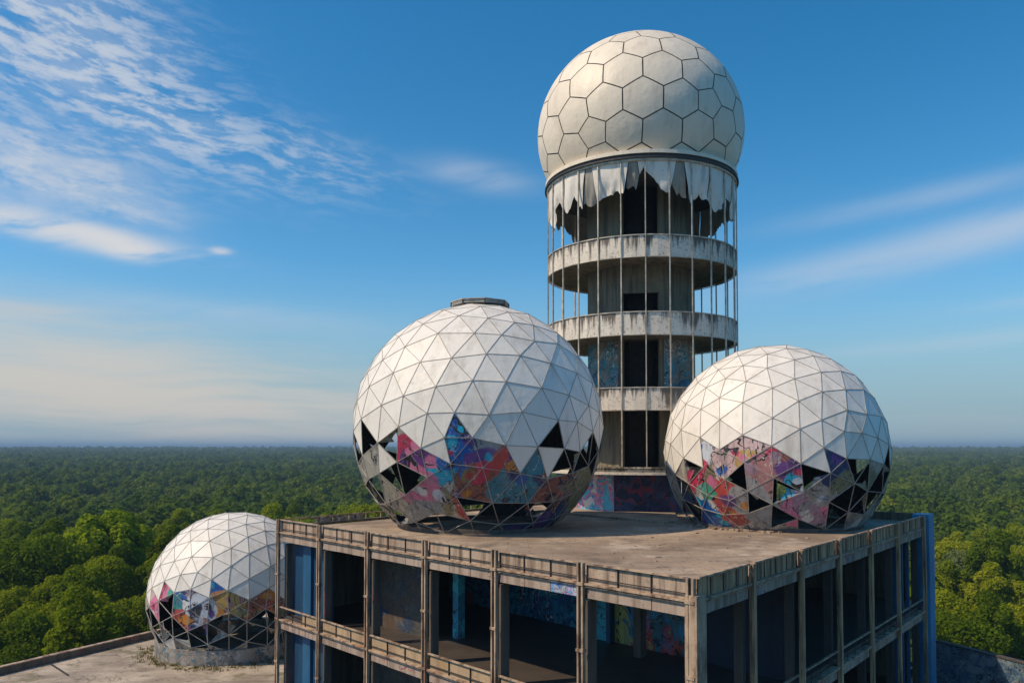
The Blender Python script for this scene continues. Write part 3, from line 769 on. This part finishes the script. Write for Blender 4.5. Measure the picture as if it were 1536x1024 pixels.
# ------------------------------------------------------------------ tower
TC = tower_c; TR = 6.75
tw = thing('radar_tower', (TC.x, TC.y, 0), 'tall round radar tower with stained white balcony rings and torn fabric skirt', 'tower')
va = math.atan2(-TC.y, -TC.x)              # azimuth of the side that faces the near roof corner
def octo(ap, off=0): return [TC + V2(math.cos(va + PI / 8 + i * PI / 4 + off), math.sin(va + PI / 8 + i * PI / 4 + off)) * ap / math.cos(PI / 8) for i in range(8)]
B0 = octo(4.45)
mb = MB()
fs = [(i, (i + 1) % 8, 8 + (i + 1) % 8, 8 + i) for i in range(8)]
vv = [P3(p, -17) for p in B0] + [P3(p, 2.55) for p in B0]
for i, f in enumerate(fs):
    q = 0
    d = ((B0[i] + B0[(i + 1) % 8]) / 2 - TC).normalized()
    if d.x < -.45: q = 1
    mb.add([vv[j] for j in f], [(0, 1, 2, 3)], q, .4)
mb.add([P3(p, 2.55) for p in B0], [tuple(range(8))], 0, .4)
mb.build('base_block', [M['darkmural'], M['pinkmural']], tw)
mb = MB(); mb.ring(TC, 3.0, TR + .05, 2.56, 2.74, n=54); mb.ring(TC, 3.0, TR - .1, 2.744, 2.98, n=54); mb.ring(TC, TR - .12, TR + .08, 2.984, 3.06, n=54)
mb.build('lower_ledge', M['band'], tw)
bands = [(6.75, 8.20), (11.62, 13.10), (16.68, 18.10)]
NP = 27
a_off = va + R_(2.8)
pa = lambda k: a_off + 2 * PI * k / NP
for z0, z1 in bands:
    mb = MB()
    for k in range(NP):
        b0, b1 = pa(k) + .006, pa(k + 1) - .006
        mb.ring(TC, TR - .16 + random.uniform(-.01, .01), TR - .02, z0 + random.uniform(-.02, .02), z1 - .05, b0, b1, 2)
    mb.build('balcony_band', M['band'], tw)
    mb = MB(); mb.ring(TC, TR - .05, TR + .045, z1 - .045, z1 + .02, n=NP * 2); mb.ring(TC, TR - .05, TR + .03, z0 - .05, z0 - .022, n=NP * 2)
    mb.build('band_rail', M['mull'], tw)
    mb = MB(); mb.ring(TC, 3.5, TR - .2, z0 + .10, z0 + .50, n=54); mb.build('gallery_floor', M['core'], tw)
mb = MB(); mb.ring(TC, 0.1, TR - .1, 22.75, 22.95, n=54); mb.build('top_ceiling', M['soffit'], tw)
# mullions, each a slim channel standing clear of the bands
for k in range(NP):
    a = pa(k); d = V2(math.cos(a), math.sin(a)); x = V2(-d.y, d.x)
    mb = MB(); q = TC + d * (TR + .005)
    pts = [q - x * .034 - d * .02, q + x * .034 - d * .02, q + x * .034 + d * .07, q - x * .034 + d * .07]
    mb.prism(pts, 3.065, 22.9, 0, .3)
    mb.build('mullion', M['mull'], tw)
# core: octagonal concrete shaft with tall doorways on its facets
co, ci = octo(3.75), octo(3.45)
mb = MB()
levels = [(2.99, 6.84), (7.26, 11.71), (12.13, 16.77), (17.19, 22.74)]
for li, (z0, z1) in enumerate(levels):
    for i in range(8):
        p, q = co[i], co[(i + 1) % 8]; r_, s_ = ci[i], ci[(i + 1) % 8]
        mid_ = ((p + q) / 2 - TC).normalized()
        front = mid_.dot(V2(math.cos(va), math.sin(va))) > .9
        mural = 1 if li == 1 else 0
        def seg(u0, u1, zz0, zz1, mi=0):
            pts = [p.lerp(q, u0), p.lerp(q, u1), r_.lerp(s_, u1), r_.lerp(s_, u0)]
            mb.hexa([P3(t, zz0) for t in pts] + [P3(t, zz1) for t in pts], mi, .3)
        if front:
            h = z1 if li != 2 else z1 - 1.9
            seg(0, .10, z0, z1); seg(.90, 1, z0, z1)
            if h < z1: seg(.10, .90, h, z1)
        elif i in (2, 5) and li == 0:
            seg(0, .3, z0, z1); seg(.7, 1, z0, z1)
        else: seg(0, 1, z0, z1, mural)
mb.build('core_shaft', [M['core'], M['coremural']], tw)
mb = MB(); mb.prism(octo(2.0), 2.99, 22.7, 0, .3); mb.build('core_shade_prism', M['dark'], tw)  # added near-black prism that makes the core doorways look unlit
mb = MB()
for z0, z1 in bands: mb.prism(octo(3.44), z0 + .12, z0 + .48, 0, .3)
mb.build('landing', M['soffit'], tw)
# cornice rings under the dome
mb = MB(); mb.ring(TC, 5.9, TR + .16, 23.38, 23.62, n=96); mb.build('cornice', M['hex'], tw, smooth=False)
mb = MB(); mb.ring(TC, 5.9, TR + .06, 23.18, 23.376, n=96); mb.ring(TC, 5.9, TR + .22, 23.06, 23.176, n=96); mb.build('cornice_trim', M['darkmetal'], tw)
mb = MB(); mb.ring(TC, 6.2, TR + .10, 22.92, 23.056, n=96); mb.build('cornice_trim', M['mull'], tw)
# torn fabric skirt: lower edge measured as degrees to the right of the facing line, and drop in metres
prof = [(-180, 2.3), (-150, 1.6), (-130, 3.0), (-110, 2.0), (-88, 2.6), (-78, 3.0), (-70, 2.1), (-63, 1.7), (-57, 2.9), (-50, 3.2), (-46, 2.5), (-38, 2.3), (-33, 2.7), (-30, 3.15), (-27, 2.9), (-22, 2.6), (-16, 2.1), (-13.5, 2.2), (-10, 1.6), (-5, .55), (-1.2, 1.5), (1, 2.3), (4, 2.0), (7, 2.15), (10, 2.3), (13, 2.05), (16, 2.2), (20, 2.25), (24, 2.5), (28, 3.1), (33, 3.3), (37, 3.0), (41, 2.4), (45, 1.7), (49, 2.8), (53, 2.5), (57, 2.1), (61, 1.5), (66, 2.6), (72, 3.4), (80, 1.8), (95, 2.8), (115, 1.7), (135, 3.1), (155, 2.0), (180, 2.3)]
def drop(d):
    d = (d + 180) % 360 - 180
    for (a, x), (b, y) in zip(prof, prof[1:]):
        if a <= d <= b: return x + (y - x) * (d - a) / (b - a)
    return 2
rs = random.Random(4)
old = {2, 1, 26, 4, 20}
olds = {1, 24, 20, 26}
step = 2 * PI / NP
jit = [rs.uniform(-.16, .16) for _ in range(NP)]
def edge(k, v_):
    k_ = k % NP
    sh = jit[k_] * v_
    if k_ in olds: sh = -.02 + (.36 + .05 * jit[k_]) * (1 - v_) + jit[k_] * .3 * v_
    if (k_ - 1) % NP in olds: sh = .02 - (.36 + .05 * jit[k_]) * (1 - v_) + jit[k_] * .3 * v_
    return a_off + step * (k + sh)
for k in range(NP):
    mb = MB(); n1, n2 = 14, 12; vv = []
    fold = rs.uniform(.03, .14); is_old = k in olds; ph = rs.uniform(0, 6)
    for i in range(n1 + 1):
        u = i / n1
        am = pa(k) + step * (.02 + .96 * u)
        dg = math.degrees(am - va)
        h = min(2.95, drop(-dg) * .90) + rs.uniform(-.09, .09) + .22 * mnoise.noise(Vector((am * 22, 3, 0)))
        h = max(.3, h) * (.82 if is_old else 1)
        for j in range(n2 + 1):
            v_ = j / n2; vz = min(1, h * v_ / 3.2)
            e0, e1 = edge(k, vz), edge(k + 1, vz); a = e0 + (e1 - e0) * (.014 + .972 * u)
            rr = TR - .04 - fold * math.sin(u * PI) * v_ ** 1.2 - .22 * v_ * v_ * abs(mnoise.noise(Vector((a * 9, v_ * 2, 1)))) - (.14 * v_ + .03 if is_old else 0)
            rr += .05 * math.sin(u * 9 + ph + v_ * 4) * v_ - .12 * v_ ** 3 * (1 + math.sin(ph + u * 5))
            vv.append((TC.x + rr * math.cos(a), TC.y + rr * math.sin(a), 22.93 - h * v_))
    fs = [(i * (n2 + 1) + j, (i + 1) * (n2 + 1) + j, (i + 1) * (n2 + 1) + j + 1, i * (n2 + 1) + j + 1) for i in range(n1) for j in range(n2)]
    mb.add(vv, fs, 0, rs.random())
    o = mb.build('torn_panel', M['skirt_old'] if is_old else M['skirt'], tw, smooth=True)

# hexagon-panelled dome on the tower
dc = Vector((TC.x - .04, TC.y, 27.05)); da, db = 7.45, 7.0; zcut = 23.61
hd = thing('hexagon_dome', (dc.x, dc.y, zcut), 'intact cream dome of hexagonal panels crowning the tall tower', 'dome')
def goldberg_points(b, c_):
    v, f = ico(); P = {}
    xy = lambda i, j: Vector((i + j * .5, j * math.sqrt(3) / 2))
    Bv, Cv = xy(b, c_), xy(-c_, b + c_); det = Bv.x * Cv.y - Bv.y * Cv.x
    for A, B, C in f:
        for i in range(-6, 9):
            for j in range(-6, 9):
                p = xy(i, j); u = (p.x * Cv.y - p.y * Cv.x) / det; w_ = (Bv.x * p.y - Bv.y * p.x) / det
                if u < -1e-6 or w_ < -1e-6 or u + w_ > 1 + 1e-6: continue
                q = (v[A] * (1 - u - w_) + v[B] * u + v[C] * w_).normalized()
                P[tuple(round(x, 3) for x in q)] = q
    bm = bmesh.new()
    for q in P.values(): bm.verts.new(q)
    r_ = bmesh.ops.convex_hull(bm, input=bm.verts[:]); bm.verts.index_update()
    V = [x.co.copy() for x in bm.verts]; F = [tuple(x.index for x in q.verts) for q in bm.faces if len(q.verts) == 3]
    bm.free(); return V, F
V, F = goldberg_points(3, 1)
tgt = Vector((math.cos(R_(-97.1)) * math.cos(R_(-2.3)), math.sin(R_(-97.1)) * math.cos(R_(-2.3)), math.sin(R_(-2.3))))
v0, f0 = ico(); fc = (v0[0] + v0[11] + v0[5]).normalized()
fc = max(V, key=lambda p: p.dot(fc)).copy(); i0 = V.index(fc)
nb_ = [V[j] for f in F if i0 in f for j in f if j != i0]
nb0 = nb_[0] - fc * nb_[0].dot(fc)
upd = fc.cross(nb0).normalized()
src = Matrix((fc, upd, fc.cross(upd))).transposed()
tu = (Vector((0, 0, 1)) - tgt * tgt.z).normalized()
dst = Matrix((tgt, tu, tgt.cross(tu))).transposed()
rm = dst @ src.transposed()
V = [rm @ p for p in V]
fcen = [((V[a] + V[b] + V[c]) / 3).normalized() for a, b, c in F]
inc = {}
for fi, f in enumerate(F):
    for i in f: inc.setdefault(i, []).append(fi)
ell = lambda d, s=1.0, dz=0: Vector((dc.x + d.x * (da + dz) * s, dc.y + d.y * (da + dz) * s, dc.z + d.z * (db + dz) * s))
mb = MB()
for vi, fl in inc.items():
    ax = V[vi]; x = ax.orthogonal().normalized(); y = ax.cross(x)
    fl = sorted(fl, key=lambda q: math.atan2(fcen[q].dot(y), fcen[q].dot(x)))
    cor = [fcen[q] for q in fl]; cm = sum(cor, Vector()) / len(cor)
    n = len(cor)
    ring_ = []
    for i in range(n):
        a, b = cor[i], cor[(i + 1) % n]
        for k in range(4): ring_.append(a.lerp(b, k / 4))
    tn = random.random()
    rows = []
    for s_ in (.966, .7, .35): rows.append([(cm + (p - cm) * s_).normalized() for p in ring_])
    m_ = len(ring_)
    pts = [ell(p) for r in rows for p in r] + [ell(cm.normalized())]
    fs = [(r * m_ + i, r * m_ + (i + 1) % m_, (r + 1) * m_ + (i + 1) % m_, (r + 1) * m_ + i) for r in range(2) for i in range(m_)]
    fs += [(2 * m_ + i, 2 * m_ + (i + 1) % m_, 3 * m_) for i in range(m_)]
    for f in fs:
        poly = clip_poly([pts[i] for i in f], zcut)
        if len(poly) >= 3: mb.add(poly, [tuple(range(len(poly)))], 0, tn)
hp = mb.build('hexagon_panels', M['hex'], hd, smooth=True, weld=True)
mb = MB(); n1, n2 = 72, 30
vv = []
for j in range(n2 + 1):
    e = -.5155 + (PI / 2 + .5155 - .001) * j / n2
    for i in range(n1):
        a = 2 * PI * i / n1
        vv.append(ell(Vector((math.cos(e) * math.cos(a), math.cos(e) * math.sin(a), math.sin(e))), 1, -.045))
mb.add(vv, [(j * n1 + i, j * n1 + (i + 1) % n1, (j + 1) * n1 + (i + 1) % n1, (j + 1) * n1 + i) for j in range(n2) for i in range(n1)], 0, .5)
mb.build('seam_shell', M['seam'], hd, smooth=True)

# ------------------------------------------------------------------ small things on the roofs
rr_ = random.Random(11)
mb = MB()
for k in range(70):
    a = rr_.uniform(R_(150), R_(260)); q = rbR + rr_.uniform(.15, .9) * rr_.random()
    p = V2(14.84, 45.5) + V2(math.cos(a), math.sin(a)) * q; s_ = rr_.uniform(.04, .16)
    b = rr_.uniform(0, PI); e = V2(math.cos(b), math.sin(b)); n = V2(-e.y, e.x)
    boxf(mb, p, e, n, -s_, s_ * rr_.uniform(.6, 1.6), -s_ * .6, s_ * .5, .006, .006 + s_ * rr_.uniform(.3, .9))
tag(mb.build('rubble', M['facade']), 'brown concrete rubble scattered along the foot of the right roof dome', 'rubble', kind='stuff')
mb = MB()
for k in range(60):
    p = Nn + (eR * rr_.uniform(2, 25) + eL * rr_.uniform(.6, 9)); s_ = rr_.uniform(.02, .08)
    if (p - V2(14.84, 45.5)).length < rbR + .3: continue
    b = rr_.uniform(0, PI); e = V2(math.cos(b), math.sin(b)); n = V2(-e.y, e.x)
    boxf(mb, p, e, n, -s_ * rr_.uniform(.5, 4), s_, -s_ * .5, s_ * .5, .006, .006 + s_ * rr_.uniform(.3, .8))
tag(mb.build('debris', M['fascia']), 'small broken bits of concrete and wood strewn over the open roof deck', 'debris', kind='stuff')
def tuft(mb, x, y, z, h, n, rng):
    for _ in range(n):
        a = rng.uniform(0, 2 * PI); l = rng.uniform(.3, 1) * h; d = Vector((math.cos(a), math.sin(a), 0)); s_ = Vector((-d.y, d.x, 0)) * .02
        b = Vector((x + rng.uniform(-.12, .12), y + rng.uniform(-.12, .12), z))
        t = b + d * l * rng.uniform(.2, .8) + Vector((0, 0, l))
        mb.add([b - s_, b + s_, t], [(0, 1, 2)], 0, rng.random())
mb = MB()
for k in range(230):
    a = rr_.uniform(R_(175), R_(345)); q = rbS + .2 + abs(rr_.gauss(0, .55))
    tuft(mb, -17.71 + q * math.cos(a), 51.5 + q * math.sin(a), tz, rr_.uniform(.06, .26), 9, rr_)
for k in range(160):
    q = rr_.uniform(0, tl); p = tA + te * q - tn_ * (.05 + abs(rr_.gauss(0, .18)))
    tuft(mb, p.x, p.y, tz, rr_.uniform(.05, .18), 7, rr_)
tag(mb.build('weeds', M['dryleaf']), 'thin dry weeds growing on the lower terrace around the dome drum', 'weeds', kind='stuff')

# ------------------------------------------------------------------ trees
def crown_mesh(name, seed, rx, rz_, h0, lobes, leaves, size, tall=1.0, trunk=True, leafmat='leaf'):
    rng = random.Random(seed)
    mb = MB()
    L = []
    for k in range(lobes):
        a = 2.399963 * k + rng.uniform(-.4, .4); u = (k + .5) / lobes
        zf = 1 - 1.35 * u; rr = math.sqrt(max(0, 1 - zf * zf)) if abs(zf) < 1 else 0
        q = rng.uniform(.62, .92)
        lr = rng.uniform(.26, .42) * rx * (1.0 - .15 * u)
        L.append((Vector((math.cos(a) * rr * rx * q, math.sin(a) * rr * rx * q, h0 + rz_ * (1 + zf * q) * tall)), lr, rng.uniform(.0, .8)))
    L.append((Vector((0, 0, h0 + rz_)), rx * .6, .2))
    tot = sum(l[1] ** 2 for l in L)
    for c, lr, tn in L:
        for _ in range(int(leaves * lr * lr / tot)):
            d = Vector((rng.gauss(0, 1), rng.gauss(0, 1), rng.gauss(.35, 1))).normalized()
            p = c + d * lr * rng.uniform(.72, 1.12) + Vector((0, 0, -.15 * lr if rng.random() < .3 else 0))
            nrm = (d + Vector((rng.uniform(-1, 1), rng.uniform(-1, 1), rng.uniform(-.6, 1.0))) * .75).normalized()
            x = nrm.orthogonal().normalized(); x = Matrix.Rotation(rng.uniform(0, 2 * PI), 3, nrm) @ x; y = nrm.cross(x)
            s_ = size * rng.uniform(.5, 1.25)
            mb.add([p - x * s_, p - y * s_ * .55 + nrm * .1 * s_, p + x * s_, p + y * s_ * .55 - nrm * .15 * s_], [(0, 1, 2, 3)], 0, min(1, max(0, tn + rng.uniform(-.15, .3))))
    me = bpy.data.meshes.new(name)
    me.from_pydata(mb.v, [], mb.f); me.materials.append(M[leafmat])
    at = me.attributes.new('tint', 'FLOAT', 'FACE'); at.data.foreach_set('value', mb.t)
    return me
def trunk_mesh(name, seed, h, r):
    rng = random.Random(seed); mb = MB()
    def limb(p0, p1, r0, r1, k=7):
        d = (p1 - p0).normalized(); x = d.orthogonal().normalized(); y = d.cross(x); vv = []; n = 4
        for j in range(n + 1):
            t = j / n; c = p0.lerp(p1, t) + x * .12 * math.sin(t * 3 + seed) * (p1 - p0).length * .1; q = r0 + (r1 - r0) * t
            vv += [c + (x * math.cos(i * 2 * PI / k) + y * math.sin(i * 2 * PI / k)) * q for i in range(k)]
        mb.add(vv, [(j * k + i, j * k + (i + 1) % k, (j + 1) * k + (i + 1) % k, (j + 1) * k + i) for j in range(n) for i in range(k)], 0, .5)
    top = Vector((rng.uniform(-.4, .4), rng.uniform(-.4, .4), h))
    limb(Vector((0, 0, -1.0)), top, r, r * .4)
    for k in range(7):
        a = rng.uniform(0, 6.28); z = rng.uniform(.45, .95); b = Vector((top.x * z, top.y * z, h * z))
        limb(b, b + Vector((math.cos(a) * h * .27, math.sin(a) * h * .27, h * rng.uniform(.15, .32))), r * .45 * (1.2 - z), r * .1)
    me = bpy.data.meshes.new(name); me.from_pydata([tuple(v) for v in mb.v], [], mb.f); me.materials.append(M['bark'])
    return me
kinds = []
for k in range(6):
    rx = (4.1, 3.5, 4.6, 3.2, 3.9, 2.9)[k]; rz_ = (4.2, 4.8, 4.0, 5.2, 4.6, 4.4)[k]
    kinds.append((crown_mesh('crown', 20 + k, rx, rz_, 3.6, (20, 18, 24, 16, 22, 15)[k], 9500, .215), trunk_mesh('trunk', 40 + k, 8.5, .28)))
bright = (crown_mesh('crown', 61, 3.0, 3.4, 2.2, 15, 8000, .20, leafmat='leaf_bright'), trunk_mesh('trunk', 62, 5.5, .2))
pale = (crown_mesh('crown', 63, 3.6, 4.6, 3.4, 18, 8000, .22, leafmat='leaf_pale'), trunk_mesh('trunk', 64, 8, .25))
def plant(kind, x, y, s, rz1, label, group=None, name='broadleaf_tree', parts=True):
    gz = ground_z(x, y)
    t = thing(name, (x, y, gz), label, 'tree', group)
    t.rotation_euler = (0, 0, rz1); t.scale = (s, s, s * 1.0)
    c = bpy.data.objects.new('crown', kind[0]); COL.objects.link(c); c.parent = t
    if parts:
        k = bpy.data.objects.new('trunk', kind[1]); COL.objects.link(k); k.parent = t
    return t
rf = random.Random(77)
def free(x, y):
    p = V2(x, y)
    if y < 20: return False
    dl = (p - tA).dot(tn_)
    if x < -5 and dl < 19 and y < 92: return False
    if x >= -5 and y < 92 and (p - Nn).dot(nR) < 9 and not (y > 84): return False
    return True
cells = []
D = 46.0
s0 = 6.7
y = 30.0
while y < 330:
    x = -.85 * y - 12
    while x < .85 * y + 12:
        px, py = x + rf.uniform(-.4, .4) * s0, y + rf.uniform(-.4, .4) * s0
        x += s0
        d = math.hypot(px, py); a = math.degrees(math.atan2(px, py))
        if abs(a) > 36.5 or not free(px, py): continue
        cells.append((d, a, px, py))
    y += s0
near = [c for c in cells if (c[1] < -9.5 or c[1] > 26) ]
near.sort()
indiv = near[:292]; NEARLIM = indiv[-1][0]
ids = set((c[2], c[3]) for c in indiv)
rest_pts = [(c[2], c[3], 1.0) for c in cells if (c[2], c[3]) not in ids]
for d, a, x, y in indiv:
    left = a < 0
    k = rf.randrange(6); s_ = rf.choice((.72, .9, 1.0, 1.0, 1.12, 1.28)) * rf.uniform(.92, 1.08) * (1.0 if d > 140 else .86)
    if left: lab, grp = 'leafy green broadleaf tree in the forest left of the building', 'forest trees left of the building'
    else: lab, grp = 'leafy green broadleaf tree in the forest right of the building', 'forest trees right of the building'
    plant(kinds[k], x, y, s_, rf.uniform(0, 6.28), lab, grp, parts=d < 120)
for k in range(26):
    q = rf.uniform(8, tl - 4); p = tA + te * q + tn_ * rf.uniform(3, 15)
    plant(bright if rf.random() < .3 else kinds[rf.randrange(6)], p.x, p.y, rf.uniform(.28, .5), rf.uniform(0, 6.28), 'low green shrub below the outer edge of the left lower terrace', 'shrubs below the left terrace', name='shrub')
def at_px(px, D): return (px - 768) / 1200 * D
plant(bright, at_px(72, 62), 62, 1.15, .3, 'bright yellow-green young tree just behind the left terrace parapet', name='young_tree')
plant(bright, at_px(165, 108), 108, 1.75, 1.3, 'tallest bright green treetop left of the small dome', name='young_tree')
plant(pale, at_px(1440, 140), 140, 1.25, .8, 'pale rounded tree standing out of the forest right of the blue pier', name='pale_tree')

# mass of the forest beyond: tree copies scattered over a sheet of points
fc_ = bpy.data.collections.new('forest_sources')
for k in range(5):
    me = crown_mesh('far_crown', 90 + k, (4.2, 3.6, 4.8, 3.4, 4.0)[k], (4.2, 4.8, 4.0, 5.0, 4.6)[k], 3.4, 16, 900, .72, leafmat='leaf_far')
    o = bpy.data.objects.new('far_tree', me); fc_.objects.link(o)
pts = list(rest_pts)
D = NEARLIM
dd = 60.0
def sp(d): return 6.6 if d < 500 else 6.6 + (d - 500) / 2500 * 9
y = 80.0
r = 92.0
while r < 3600:
    s_ = sp(r); na = int(1.36 * r / s_)
    for i in range(na):
        a = -.68 + 1.36 * (i + rf.uniform(-.45, .45)) / na; q = r + rf.uniform(-.45, .45) * s_
        x, y = q * math.sin(a), q * math.cos(a)
        if y < 330: continue
        pts.append((x, y, s_ / 6.6))
    r += s_
me = bpy.data.meshes.new('distant_forest')
me.from_pydata([(x, y, ground_z(x, y) - (x * x + y * y) / (2 * 6.4e6)) for x, y, s_ in pts], [], [])
at = me.attributes.new('sc', 'FLOAT', 'POINT')
at.data.foreach_set('value', [(s_ ** .8) * rf.choice((.62, .8, .95, 1.0, 1.1, 1.35)) * rf.uniform(.9, 1.1) for x, y, s_ in pts])
fo = bpy.data.objects.new('distant_forest', me); COL.objects.link(fo)
tag(fo, 'unbroken dark green forest stretching away to the horizon', 'forest', kind='stuff')
ng = bpy.data.node_groups.new('scatter_trees', 'GeometryNodeTree')
ng.interface.new_socket('Geometry', in_out='INPUT', socket_type='NodeSocketGeometry')
ng.interface.new_socket('Geometry', in_out='OUTPUT', socket_type='NodeSocketGeometry')
gi = ng.nodes.new('NodeGroupInput'); go = ng.nodes.new('NodeGroupOutput')
ci_ = ng.nodes.new('GeometryNodeCollectionInfo'); ci_.inputs['Collection'].default_value = fc_
ci_.inputs['Separate Children'].default_value = True; ci_.inputs['Reset Children'].default_value = True
iop = ng.nodes.new('GeometryNodeInstanceOnPoints'); iop.inputs['Pick Instance'].default_value = True
rv = ng.nodes.new('FunctionNodeRandomValue'); rv.data_type = 'FLOAT_VECTOR'
rv.inputs[0].default_value = (0, 0, 0); rv.inputs[1].default_value = (0, 0, 6.283)
ri = ng.nodes.new('FunctionNodeRandomValue'); ri.data_type = 'INT'
ri.inputs['Min'].default_value = 0 if False else ri.inputs['Min'].default_value
for sck in ri.inputs:
    if sck.type == 'INT' and sck.name == 'Min': sck.default_value = 0
    if sck.type == 'INT' and sck.name == 'Max': sck.default_value = 4
    if sck.type == 'INT' and sck.name == 'Seed': sck.default_value = 3
na_ = ng.nodes.new('GeometryNodeInputNamedAttribute'); na_.data_type = 'FLOAT'; na_.inputs['Name'].default_value = 'sc'
lk = ng.links.new
lk(gi.outputs[0], iop.inputs['Points']); lk(ci_.outputs[0], iop.inputs['Instance'])
lk(rv.outputs[0], iop.inputs['Rotation'])
lk([o for o in ri.outputs if o.type == 'INT'][0], iop.inputs['Instance Index'])
lk(na_.outputs[0], iop.inputs['Scale'])
lk(iop.outputs[0], go.inputs[0])
md = fo.modifiers.new('scatter', 'NODES'); md.node_group = ng

# pale far-off roofs in clearings
for i, (px, D, wd) in enumerate(((66, 1750, 26), (105, 1780, 16), (440, 1700, 20), (398, 1600, 12))):
    x = at_px(px, D); z = ground_z(x, D)
    mb = MB(); mb.add([(x - wd / 2, D - 8, z), (x + wd / 2, D - 8, z), (x + wd / 2, D + 8, z), (x - wd / 2, D + 8, z), (x - wd / 2, D - 8, z + 16.6), (x + wd / 2, D - 8, z + 16.6), (x + wd / 2, D + 8, z + 16.6), (x - wd / 2, D + 8, z + 16.6), (x - wd / 2, D, z + 19.5), (x + wd / 2, D, z + 19.5)],
           [(0, 1, 5, 4), (1, 2, 6, 5), (2, 3, 7, 6), (3, 0, 4, 7), (4, 5, 9, 8), (6, 7, 8, 9), (5, 6, 9), (7, 4, 8)], 0, .5)
    tag(mb.build('distant_building', plain('pale_roof', (.62, .60, .56))), ('widest pale building far off among the trees at the left edge', 'small pale building just right of the widest one far off at left', 'pale far-off building above the small dome near the horizon', 'tiny pale building near the horizon between far trees')[i], 'building', 'far-off pale buildings')

# ------------------------------------------------------------------ haze
mb = MB()
S_ = 27000.0
mb.hexa([(-S_, -S_, -180), (S_, -S_, -180), (S_, S_, -180), (-S_, S_, -180), (-S_, -S_, 36.5), (S_, -S_, 36.5), (S_, S_, 36.5), (-S_, S_, 36.5)])
hm = bpy.data.materials.new('haze'); hm.use_nodes = True; hg = G(hm.node_tree); hg.N.clear()
pv = hg.n('ShaderNodeVolumePrincipled', Color=(.38, .58, .80), Density=.00024, Anisotropy=.0)
ho = hg.n('ShaderNodeOutputMaterial'); hg.L.new(pv.outputs[0], ho.inputs['Volume'])
hz = mb.build('haze', hm)
tag(hz, kind='stuff', label='pale blue haze over the far forest', cat='haze')
